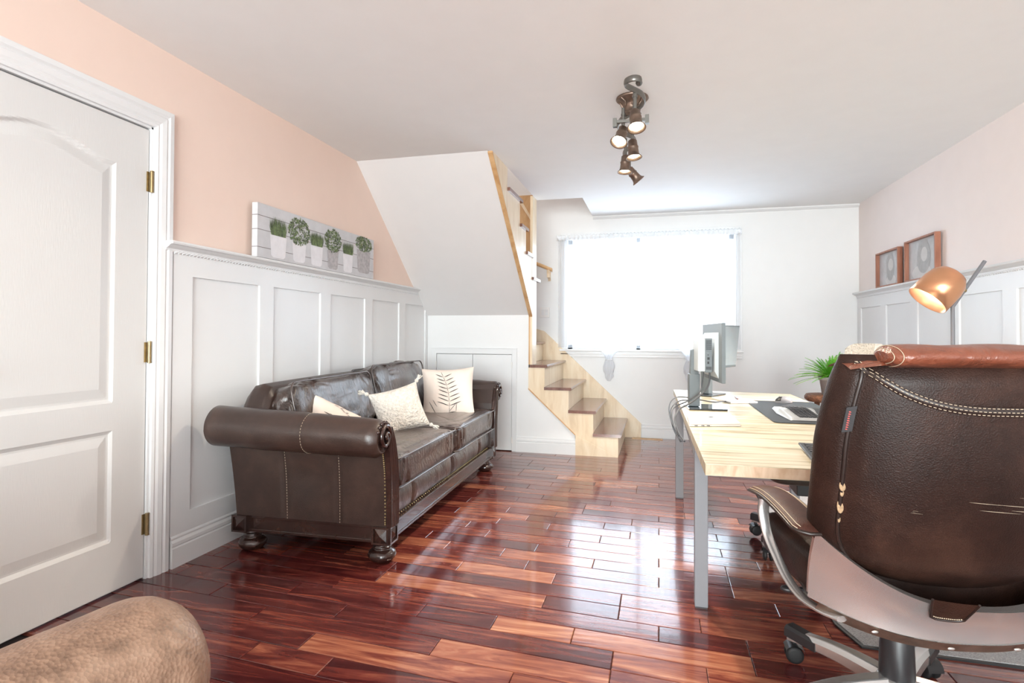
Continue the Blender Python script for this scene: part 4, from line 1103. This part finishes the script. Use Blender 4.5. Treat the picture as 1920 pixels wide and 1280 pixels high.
# ------------------------------------------------------------------ potted fern on a stump stool behind the desk
sp_ = thing('plant_stand', 'round rough brown wooden stool behind the right end of the desk', 'stool', (1.225, 4.62, 0))
m = MB(); m.lathe([(.02, .62), (.15, .63), (.17, .645), (.17, .665), (.16, .68), (.0, .682)], (1.225, 4.62, 0), 28); obj('seat_slab', m, 'soil', sp_)
for i in range(3):
    a = i * 2 * pi / 3 + .4; obj('leg', MB().tube([(1.225 + .14 * cos(a), 4.62 + .14 * sin(a), 0), (1.225 + .09 * cos(a), 4.62 + .09 * sin(a), .635)], [.014, .02], 10), 'soil', sp_)
FX, FY, FZ = 1.235, 4.60, .683
pf_ = thing('potted_fern', 'bright green fern in a grey plastic pot beside the desk', 'plant', (FX, FY, FZ))
m = MB(); m.lathe([(.0, .002), (.068, 0), (.084, .105), (.090, .105), (.093, .128), (.086, .130), (.082, .112), (.0, .11)], (FX, FY, FZ), 32); obj('pot', m, 'pot', pf_)
obj('soil_surface', MB().lathe([(0, .116), (.081, .113)], (FX, FY, FZ), 24), 'soil', pf_)
rf = random.Random(21)
fr = []
for i in range(120):
    a = rf.uniform(0, 2 * pi); el = rf.uniform(.25, 1.4); ln = rf.uniform(.15, .25)
    if i < 16: a = pi + rf.uniform(-1.0, 1.0); el = rf.uniform(.15, 1.0); ln = rf.uniform(.21, .275)
    fr.append((a, el, ln))
for i, (a, el, ln) in enumerate(fr):
    m = MB(); P = []; n = 24
    for k in range(n + 1):
        t = k / n; rr_ = ln * t * cos(el) * (1 + .1 * t); z = ln * t * sin(el) - .075 * t * t * ln / .22 * (1.25 - el * .5)
        P.append(Vector((FX + cos(a) * (.015 + rr_), FY + sin(a) * (.015 + rr_), FZ + .12 + z)))
    m.tube(P, .0012, 4, caps=False)
    sd = Vector((-sin(a), cos(a), 0))
    for k in range(2, n + 1):
        t = k / n; wl = .020 * sin(pi * min(1, .12 + t * .86)) ** .8 + .003
        T = (P[k] - P[k - 1]).normalized(); hw = ln / n * .36
        for sg in (-1, 1):
            tip = P[k] + sd * sg * wl + T * wl * .35 + Vector((0, 0, -.12 * wl))
            m.add([tuple(P[k] - T * hw), tuple(P[k] + T * hw), tuple(tip)], [(0, 1, 2)])
    obj('frond', m, 'fern2' if i % 3 == 0 else 'fern', pf_)

# ------------------------------------------------------------------ floor mat
fm = thing('chair_mat', 'grey speckled carpet mat with a black edge under the desk chairs', 'mat', (1.3, 3.2, 0))
P = [(.655, 2.42), (.70, 2.27), (1.90, 2.255), (1.93, 2.32), (1.90, 4.35), (.72, 4.40), (.66, 4.3)]
m = MB().prism(P, 'z', .0008, .007); obj('backing', m, 'rubber', fm)
c_ = Vector((1.29, 3.32)); P2 = [((x - c_.x) * .982 + c_.x, (y - c_.y) * .988 + c_.y) for x, y in P]
obj('carpet_surface', MB().prism(P2, 'z', .007, .010), 'carpet', fm)

# ------------------------------------------------------------------ office chairs
def caster(parent, x, y, rz, z0=0, mat='black'):
    X0 = Matrix.Translation((x, y, z0)) @ Matrix.Rotation(rz, 4, 'Z')
    m = MB(); m.X = X0
    for s in (-.014, .014): m.lathe([(.0, -.009), (.018, -.009), (.0275, -.006), (.029, 0), (.0275, .006), (.018, .009), (.0, .009)], (0, s, .029), 20, Matrix.Rotation(pi / 2, 4, 'X'))
    c = obj('caster', m, 'rubber', parent, world=False)
    m = MB(); m.X = X0
    def hood(u, v):
        a = pi * (.02 + .80 * u); return (-.034 * cos(a), (v - .5) * .052, .029 + .034 * sin(a))
    m.grid(hood, 12, 2); m.tube([(0, 0, .05), (0, 0, .082)], .008, 8)
    obj('caster_hood', m, mat, c, world=False)
def star_base(root, R_, angs, mat, ztip=.088, zhub=.120):
    for a in angs:
        m = MB(); d = (cos(a), sin(a)); nrm = (-sin(a), cos(a))
        K = 10; V = []
        for i in range(K + 1):
            t = i / K; r = .02 + (R_ + .012 - .02) * t; z = zhub + (ztip - zhub) * t - .0 + .012 * sin(pi * t); w = .030 - .010 * t; h_ = .026 - .008 * t
            for (p, q) in ((-w, -h_), (w, -h_), (w, h_ * .3), (w * .6, h_), (-w * .6, h_), (-w, h_ * .3)): V.append((d[0] * r + nrm[0] * p, d[1] * r + nrm[1] * p, z + q))
        fs = [(i * 6 + j, i * 6 + (j + 1) % 6, (i + 1) * 6 + (j + 1) % 6, (i + 1) * 6 + j) for i in range(K) for j in range(6)]
        m.add(V, fs, False); m.add(V[-6:], [(0, 1, 2, 3, 4, 5)]); m.add(V[:6], [(5, 4, 3, 2, 1, 0)])
        lg = obj('base_leg', m, mat, root, world=False, bevel=.003)
        m = MB(); e = .006
        for i in range(2):
            pass
        r0, r1 = R_ - .10, R_ + .018
        m.prism([(-.026, -.006), (.026, -.006), (.025, .020), (.016, .029), (-.016, .029), (-.025, .020)], 'x', r0, r1)
        mm = MB(); mm.X = Matrix.Rotation(a, 4, 'Z') @ Matrix.Translation((0, 0, ztip + .0035)); mm.add(m.v, m.f)
        obj('tip_cover', mm, 'black', lg, world=False)
        caster(root, cos(a) * R_, sin(a) * R_, a + .9)
    obj('hub', MB().lathe([(.02, zhub - .03), (.05, zhub - .025), (.055, zhub + .01), (.045, zhub + .025), (.0, zhub + .027)], (0, 0, 0), 28), mat, root, world=False)

PHI = .175
ch = thing('executive_chair', 'large worn dark brown leather office chair at the near end of the desk', 'chair', (.66, 1.85, 0), PHI)
star_base(ch, .345, [radians(a) - PHI for a in (128, 56, 200, 272, 344)], 'silver')
m = MB(); m.lathe([(.044, .125), (.046, .13), (.041, .27), (.040, .272), (.050, .30), (.052, .335), (.0, .336)], (0, 0, 0), 32); obj('gas_column', m, 'black', ch, world=False)
m = MB(); m.box(-.09, -.13, .335, .09, .13, .385).box(-.05, -.16, .345, .05, -.12, .375); m.tube([(-.09, .04, .36), (-.27, .05, .355)], .007, 8); m.sphere((-.28, .05, .355), .016, 8, 6, (1.6, 1, .6))
obj('tilt_mechanism', m, 'black', ch, world=False, bevel=.004)
# seat
m = cushion(MB(), -.285, .285, -.195, .30, .385, .525, 30, .22, wob=.006, seed=2, crown=.02); seat = obj('seat', m, 'chair', ch, world=False)
m = MB()
for s in (-1, 1):
    for o_ in (0, .012, .045): m.tube(catmull([(s * (.215 - o_), .29, .50), (s * (.212 - o_), .20, .528), (s * (.208 - o_), .05, .534), (s * (.21 - o_), -.12, .53)], 8), .0016, 5)
obj('seat_stitching', m, 'stitch', seat, world=False)
m = cushion(MB(), -.20, .20, -.20, .27, .49, .548, 22, .25, wob=.004, seed=5); obj('seat_insert', m, 'chair', seat, world=False)
# back rest: closed shell, local y is forward (-y toward the camera)
def hw(z):    # half width of the back at height z
    t = (z - .485) / (1.055 - .485)
    w = .325 + .012 * t
    if t < .32: w -= .335 * (1 - sqrt(max(0, 1 - ((.32 - t) / .32) ** 2.3))) * .80
    if t > .62: w -= .040 * ((t - .62) / .38) ** 1.6
    return w
def yb(z): t = (z - .485) / .57; return -.275 - .165 * t + .03 * t * t
def backp(u, z, off=0):
    # u -1..1 along width on the rear face, off = outward (toward -y)
    w = hw(z); x = u * w; t = (z - .485) / .57
    y = yb(z) + .070 * abs(u) ** 2.4 - .030 * (1 - u * u) * sin(pi * min(1, max(0, t)))
    return Vector((x, y - off, z))
m = MB(); NU, NV = 72, 40
def shell(u, v):
    z = .500 + v * .568
    a = 2 * pi * u; c, s = cos(a), sin(a)
    uu = (abs(c) ** .38) * (1 if c > 0 else -1)
    th = .055 * (min(1, sin(pi * min(1, max(0, v))) * 3.0 + .08) ** .5)
    p = backp(uu, z)
    yy = (abs(s) ** .7) * (1 if s > 0 else -1) * th
    # tighten behind seams: panel line groove near the side
    g = 0
    if s < 0:
        g = .010 * math.exp(-((abs(uu) - .86) / .022) ** 2)
    wr = .003 * noise.noise(Vector((p.x * 7, z * 7, 1)))
    return (p.x, p.y + .05 + yy + g + wr, p.z)
m.grid(shell, NU, NV, cu=True)
for v in (0, 1):
    ring = [shell(i / NU, v) for i in range(NU)]; m.add(ring, [tuple(range(NU))[::-1] if v == 0 else tuple(range(NU))])
bk = obj('backrest', m, 'chair', ch, world=False, subsurf=0)
# piping lines on the rear (side seams and lower seam)
def rear(u, z, off=.0):
    uu = u; s = -sqrt(max(0, 1 - (abs(uu) ** (1 / .38)) ** 2)); v = (z - .500) / .568
    th = .055 * (min(1, sin(pi * min(1, max(0, v))) * 3.0 + .08) ** .5); p = backp(uu, z)
    return Vector((p.x, p.y + .05 - (abs(s) ** .7) * th - off + .010 * math.exp(-((abs(uu) - .86) / .022) ** 2), p.z))
for s in (-1, 1):
    obj('side_piping', MB().tube([rear(s * .875, .53 + i * .0135, .0015) for i in range(38)], .0052, 6), 'piping', bk, world=False)
# collar band curving across the back with stitching
def collar(u): 
    a = abs(u); return .948 + .098 * (a / .90) ** 2.8
m = MB(); K = 60
def cband(u, v, off=.006):
    uu = -.93 + 1.86 * u; z = collar(uu) + (.5 - v) * .020; p = rear(uu, min(1.052, z), off * sin(pi * (.1 + .8 * v)) + .001); return tuple(p)
m.grid(cband, K, 6); cl = obj('collar_band', m, 'piping', bk, world=False)
for v in (.12, .5, .88):
    m = MB()
    for i in range(64):
        u0 = i / 64; m.tube([cband(u0, v, .0075), cband(u0 + .009, v, .0075)], .0008, 4)
    obj('collar_stitching', m, 'stitch', cl, world=False, kind='stuff')
# head roll and russet shoulder strips
m = MB()
def hroll(u, v):
    a = 2 * pi * u; x = -.205 + .41 * v * 1.0; e = min(v, 1 - v); k = 1 - .55 * max(0, 1 - e / .06) ** 2
    r1, r2 = .064 * k, .027 * k
    return (x * 1.15, yb(1.05) + .045 + r1 * cos(a) + .010 * abs(x) * 2, 1.066 + r2 * sin(a) + .004 * noise.noise(Vector((x * 12, a, 0))))
m.grid(hroll, 36, 50, cu=True)
for v in (0, 1):
    ring = [hroll(i / 36, v) for i in range(36)]; m.add(ring, [tuple(range(36)) if v else tuple(range(36))[::-1]])
hrr = obj('headrest_roll', m, 'chair_red', ch, world=False)
for v in (.012, .035, .965, .988): obj('roll_stitching', MB().tube([tuple(Vector(hroll(i / 30, v)) * 1.0 + Vector((0, -.0006 if True else 0, .0004))) for i in range(30)], .0010, 4, closed=True), 'stitch', hrr, world=False)
for s in (-1, 1):
    m = MB()
    def sh(u, v, s=s):
        uu = s * (.55 + .40 * u); z = 1.052 - .006 * u + 0
        p = backp(uu, 1.0); w = (v - .5)
        return (p.x, p.y + .05 + w * .115, z + .014 * cos(pi * w) - .012 * u * u)
    m.grid(sh, 12, 10, flip=(s > 0)); obj('shoulder_strip', m, 'chair_red', bk, world=False)
# brand-less woven tag on the left seam and worn patches
m = MB(); q = [rear(-.868, z, .004) for z in (.885, .945)]
v = []
for p in q: v += [(p.x - .020, p.y - .004, p.z), (p.x + .002, p.y - .008, p.z + .004)]
m.add(v, [(0, 1, 3, 2)]); m.add([(a, b + .001, c) for a, b, c in v], [(2, 3, 1, 0)]); tg = obj('woven_tag', m, 'black', bk, world=False)
m = MB(); rt = random.Random(3)
for i in range(9):
    z = .892 + i * .0052; x = rear(-.868, z, 0).x - .013; y = rear(-.868, z, 0).y - .0098
    m.box(x, y, z, x + rt.uniform(.004, .009), y + .0006, z + .0026)
obj('tag_lettering', m, plain('red_thread', (.45, .07, .06, 1), .8), tg, world=False)
m = MB()
for z, sx, sz in ((.752, .0085, .013), (.735, .005, .010), (.70, .0085, .018), (.667, .004, .010)):
    p = rear(-.872, z, .004); m.sphere(tuple(p), 1, 10, 6, (sx, .003, sz))
obj('worn_foam_patch', m, 'foam', bk, world=False)
m = MB()
for i in range(16):
    u0 = -.80 + rt.uniform(0, .05) + (0 if i < 10 else rt.uniform(.2, 1.0)); z = (.745 if i % 2 else .715) + rt.uniform(-.010, .012); l_ = rt.uniform(.12, .34)
    m.tube([rear(u0 + l_ * k / 4, z - .006 * k / 4 * l_ * 4, .0003) for k in range(5)], [.0001, .0004, .0005, .0003, .0001], 4)
obj('leather_scratches', m, 'stitch', bk, world=False, kind='stuff')
# silver frame sweeping below the back and up to the arms
def fr_top(x):  # rim following the lower edge of the back
    a = min(1, abs(x) / .335); return .490 + .145 * a ** 2.6
def fr_bot(x): a = min(1, abs(x) / .335); return .392 + .045 * a ** 2.4
m = MB()
def frame_f(u, v):
    x = -.318 + .636 * u; a = abs(x) / .318
    zt, zb_ = fr_top(x), fr_bot(x); z = zb_ + (zt - zb_) * v
    y = -.300 + .13 * a ** 2.6 - .050 * v + .012 * sin(pi * v)
    return (x, y, z)
m.grid(frame_f, 60, 12)
m.grid(lambda u, v: (lambda p: (p[0] * .97, p[1] + .03, p[2]))(frame_f(u, v)), 60, 12, flip=True)
m.grid(lambda u, v: (lambda p: (p[0] * (1 - .03 * v), p[1] + .03 * v, p[2]))(frame_f(u, 1)), 60, 2, flip=False)
m.grid(lambda u, v: (lambda p: (p[0] * (1 - .10 * v), p[1] + .14 * v, p[2] - .012 * v))(frame_f(u, 0)), 60, 3, flip=True)
frm = obj('back_frame', m, 'silver', ch, world=False)
m = MB(); m.grid(lambda u, v: (lambda p: (p[0], p[1] - .003, p[2]))((lambda x, vv: frame_f((x + .318) / .636, vv))(-.30 + .60 * u, .0 + .0 * v)) if v < .5 else (lambda p: (p[0], p[1] + .02, p[2] - .028))(frame_f((-.30 + .60 * u + .318) / .636, 0)), 60, 1)
obj('lower_lip', m, 'bronze', frm, world=False)  # bronze colour stands in for the wood floor reflected in the silver
for x in (-.20, -.05, .10, .2):
    p = frame_f((x + .318) / .636, .0); m = MB().sphere((p[0], p[1] - .002, p[2] - .012), 1, 10, 6, (.009, .003, .004)); obj('screw', m, 'steel', frm, world=False)
m = MB()
def tab(u, v):
    x = -.128 + .085 * u + .020 * (1 - u) * v * .9; z = .520 - .062 * (v if v < 1 else 1) * (1 - .10 * (2 * u - 1) ** 4); p = frame_f((x + .318) / .636, max(0, min(1.5, (z - fr_bot(x)) / (fr_top(x) - fr_bot(x))))); return (p[0], p[1] - .009, p[2])
m.grid(tab, 12, 10); tb_ = obj('leather_tab', m, 'chair', frm, world=False)
ring = [tab(0, v / 8) for v in range(9)] + [tab(u / 8, 1) for u in range(1, 9)] + [tab(1, 1 - v / 8) for v in range(1, 9)]
obj('tab_piping', MB().tube([(a, b, c) for a, b, c in ring], .003, 6), 'piping', tb_, world=False)
m = MB()
rg = [tab(.08 + .84 * u, .9) for u in [i / 14 for i in range(15)]]
for i in range(14): m.tube([Vector(rg[i]) + Vector((0, -.001, 0)), Vector(rg[i]).lerp(Vector(rg[i + 1]), .6) + Vector((0, -.001, 0))], .0012, 4)
obj('tab_stitching', m, 'stitch', tb_, world=False, kind='stuff')
# arms
for s in (-1, 1):
    m = MB()
    def padf(u, v, s=s):
        a = 2 * pi * u; t = v; y = -.225 + .375 * t; e = min(t, 1 - t); k = min(1, .25 + sqrt(max(0, e)) * 3.0)
        xx = s * (.322 + .008 * sin(pi * t)); z = .612 + .030 * sin(pi * min(1, t * .9)) + .0
        return (xx + .046 * k * cos(a), y, z + .016 * k * sin(a))
    m.grid(padf, 24, 30, cu=True)
    for v in (0, 1): ring = [padf(i / 24, v) for i in range(24)]; m.add(ring, [tuple(range(24)) if v else tuple(range(24))[::-1]])
    pd = obj('arm_pad', m, 'arm_leather', ch, world=False)
    for uo in (.12, .38, .06, .44): obj('arm_stitching', MB().tube([Vector(padf(uo, .04 + .92 * i / 30)) + Vector((0, 0, .0006)) for i in range(31)], .0013, 4), 'stitch', pd, world=False)
    obj('arm_welt', MB().tube([Vector(padf(.0, i / 30)) for i in range(31)] + [Vector(padf(.5, 1 - i / 30)) for i in range(31)], .005, 6, closed=True), 'piping', pd, world=False)
    P = catmull([(s * .325, .115, .603), (s * .328, .118, .560), (s * .322, .10, .50), (s * .314, .055, .455), (s * .308, -.01, .415), (s * .300, -.09, .395), (s * .285, -.17, .398), (s * .26, -.23, .405)], 8)
    m = MB(); m.tube(P, [.019 - .004 * sin(pi * i / (len(P) - 1)) for i in range(len(P))], 10, flat=.4, up=(1, 0, 0)); obj('arm_support', m, 'silver', ch, world=False)

# second office chair on the far side of the desk
c2 = thing('task_chair', 'task chair with a cream ribbed backrest standing behind the leather chair on the grey mat', 'chair', (.77, 3.19, .010), pi / 2)
star_base(c2, .31, [radians(a) - pi / 2 for a in (144, 216, 288, 0, 72)], 'steel')
obj('gas_column', MB().lathe([(.03, .12), (.028, .30), (.0, .301)], (0, 0, 0), 20), 'black', c2, world=False)
m = MB(); m.box(-.09, -.10, .30, .09, .10, .37); obj('tilt_mechanism', m, 'black', c2, world=False, bevel=.005)
obj('seat', cushion(MB(), -.23, .23, -.22, .24, .37, .455, 22, .3), 'love_seat', c2, world=False)
def c2b(u, v, off=0):
    x = -.235 + .47 * u; z = .50 + .565 * v; a = abs(2 * u - 1); k = max(0, (v - .86) / .14); x *= 1 - .10 * k * k
    return (x, -.235 - .035 * v + .05 * a * a - off + .0015 * sin(z * 520), z - .03 * a ** 6)
m = MB(); m.grid(lambda u, v: c2b(u, v, .018), 30, 120, flip=False); m.grid(lambda u, v: c2b(u, v, -.012), 30, 120, flip=True)
for u in (0, 1): m.grid(lambda a, v, u=u: tuple(Vector(c2b(u, v, .018)).lerp(Vector(c2b(u, v, -.012)), a)), 2, 60, flip=(u == 1))
m.grid(lambda u, a: tuple(Vector(c2b(u, 1, .018)).lerp(Vector(c2b(u, 1, -.012)), a)), 30, 2)
obj('ribbed_backrest', m, 'louvre', c2, world=False)
m = MB(); m.tube([(0, -.08, .33), (0, -.24, .36), (0, -.275, .48), (0, -.28, .60)], .02, 8, flat=.5); obj('back_support', m, 'black', c2, world=False)

# ------------------------------------------------------------------ floor lamp with copper shade
fl_ = thing('floor_lamp', 'lit floor lamp with a tilted copper shade and bent grey pole by the right wall', 'lamp', (1.66, 3.80, 0))
A = Vector((1.64, 3.775, 0))
RD = Vector((.968, .249, 0)); FD = Vector((-.249, .968, 0))   # directions used to lay the arm out across the room
J = A + Vector((0, 0, 1.283)); TIP = A + RD * .188 + Vector((0, 0, 1.548))
m = MB(); m.lathe([(.0, 0), (.13, 0), (.13, .012), (.02, .02), (.0, .02)], tuple(A), 36); obj('base', m, 'leg', fl_)
P = [A + Vector((0, 0, .015)), A + Vector((0, 0, .7)), A + Vector((.0, 0, 1.24)), J + Vector((0, 0, .0)), J + (TIP - J) * .10, J + (TIP - J) * .55, TIP]
obj('pole', MB().tube(P, .0105, 12), 'leg', fl_)
ax = (RD * -.66 + FD * .12 + Vector((0, 0, -.74))).normalized()      # shade opening direction
S0 = J + (TIP - J) * .42 - RD * .075 + Vector((0, 0, .075))
rot = Vector((0, 0, -1)).rotation_difference(ax).to_matrix().to_4x4()
m = MB(); pr = [(.0, .02), (.035, .018), (.075, .0), (.098, -.035), (.108, -.085), (.110, -.20)]
m.lathe([(r_, z_) for r_, z_ in pr] + [(.107, -.20), (.105, -.085), (.094, -.036), (.072, -.004), (.0, .014)], tuple(S0), 40, rot)
obj('shade', m, 'copper', fl_)
m = MB(); m.sphere(tuple(S0 + ax * .095), .045, 20, 12); obj('bulb', m, 'lampglow', fl_)
obj('socket', MB().tube([S0 + ax * .0, S0 + ax * .08], .02, 12), 'copper', fl_)
m = MB(); q = J + (TIP - J) * .36; m.tube([S0 + ax * .04 + RD * .02, q], .006, 8); m.sphere(tuple(q), .014, 10, 6); obj('swivel_joint', m, 'brass', fl_)
l = bpy.data.lights.new('lamp_light', 'SPOT'); l.energy = 75; l.color = (1, .95, .88); l.shadow_soft_size = .04; l.spot_size = radians(100); l.spot_blend = .8
o = bpy.data.objects.new('lamp_light', l); COL.objects.link(o); o.location = S0 + ax * .145; o.rotation_euler = rot.to_euler()

# ------------------------------------------------------------------ ceiling track light
tl = thing('ceiling_spotlight', 'bronze ceiling light with an S-shaped scroll bar and lit bell spotlights', 'ceiling light', (-.14, 3.2, H))
m = MB(); m.lathe([(.0, 0), (.088, 0), (.090, -.008), (.082, -.016), (.060, -.030), (.048, -.055), (.044, -.085), (.05, -.092), (.0, -.094)], (-.145, 3.2, H), 36); obj('canopy', m, 'bronze', tl)
m = MB()
for i in range(8):
    a = i * pi / 4; m.tube([(-.145 + .080 * cos(a), 3.2 + .080 * sin(a), H - .014), (-.145 + .062 * cos(a + .2), 3.2 + .062 * sin(a + .2), H - .035), (-.145 + .05 * cos(a), 3.2 + .05 * sin(a), H - .055)], .006, 6)
obj('canopy_leaf', m, 'bronze', tl)
ZB = 2.352
P = catmull([(-.095, 2.815, ZB), (-.085, 2.795, ZB), (-.093, 2.768, ZB), (-.125, 2.758, ZB), (-.158, 2.785, ZB), (-.158, 2.83, ZB), (-.120, 2.89, ZB), (-.085, 2.95, ZB), (-.072, 3.02, ZB), (-.088, 3.09, ZB), (-.145, 3.19, ZB), (-.205, 3.26, ZB), (-.235, 3.36, ZB), (-.225, 3.47, ZB), (-.17, 3.56, ZB),
             (-.145, 3.65, ZB), (-.165, 3.74, ZB), (-.215, 3.83, ZB), (-.235, 3.90, ZB), (-.215, 3.97, ZB), (-.175, 3.985, ZB), (-.16, 3.95, ZB)], 7)
m = MB(); m.tube(P, .017, 10, flat=.36, up=(0, 0, 1)); m.sphere(tuple(P[0]), .017, 12, 8); obj('scroll_bar', m, 'pewter', tl)
heads = [((-.118, 2.90), (.10, -.35, -1), 1.0), ((-.190, 3.13), (-.25, -.55, -1), 1.0), ((-.150, 3.34), (.10, -.10, -1), 1.0), ((-.205, 3.62), (-.05, -.06, -1), 1.0), ((-.195, 3.90), (.75, .35, -.9), 0)]
for (hx, hy), d, on in heads:
    d = Vector(d).normalized(); top = Vector((hx, hy, ZB - .005)); c = top + Vector((0, 0, -.105))
    rot = Vector((0, 0, -1)).rotation_difference(d).to_matrix().to_4x4()
    m = MB(); m.tube([top + Vector((0, 0, .012)), c], .0095, 10); m.tube([top + Vector((0, 0, -.02)), top + Vector((0, 0, -.03))], .013, 10); m.sphere(tuple(c), .015, 10, 6)
    sk = obj('stem', m, 'pewter', tl)
    m = MB(); m.lathe([(.0, .012), (.018, .010), (.026, .002), (.028, -.03), (.031, -.034), (.031, -.040), (.029, -.044), (.031, -.072), (.036, -.088), (.046, -.098), (.047, -.101), (.043, -.100), (.032, -.086), (.027, -.07), (.0, -.066)], tuple(c), 28, rot)
    bs = obj('bell_shade', m, 'bronze', tl)
    if on:
        m = MB(); m.lathe([(.0, -.094), (.020, -.094), (.029, -.086), (.026, -.070)], tuple(c), 20, rot); obj('bulb', m, 'bulb', bs)
        l = bpy.data.lights.new('spot_bulb', 'SPOT'); l.energy = 26; l.color = (1, .86, .68); l.spot_size = radians(115); l.spot_blend = .6; l.shadow_soft_size = .025
        o = bpy.data.objects.new('spot_bulb', l); COL.objects.link(o); o.location = c + d * .105; o.rotation_euler = Vector((0, 0, -1)).rotation_difference(d).to_euler()
m = MB(); m.box(-.225, 2.985, ZB - .125, -.06, 3.0, ZB - .110).box(-.235, 2.98, ZB - .145, -.215, 3.005, ZB - .10).box(-.07, 2.98, ZB - .14, -.05, 3.005, ZB - .095); m.tube([(-.145, 2.99, ZB - .11), (-.115, 2.99, ZB)], .006, 8)
obj('cross_bracket', m, 'pewter', tl)
bpy.context.view_layer.update()
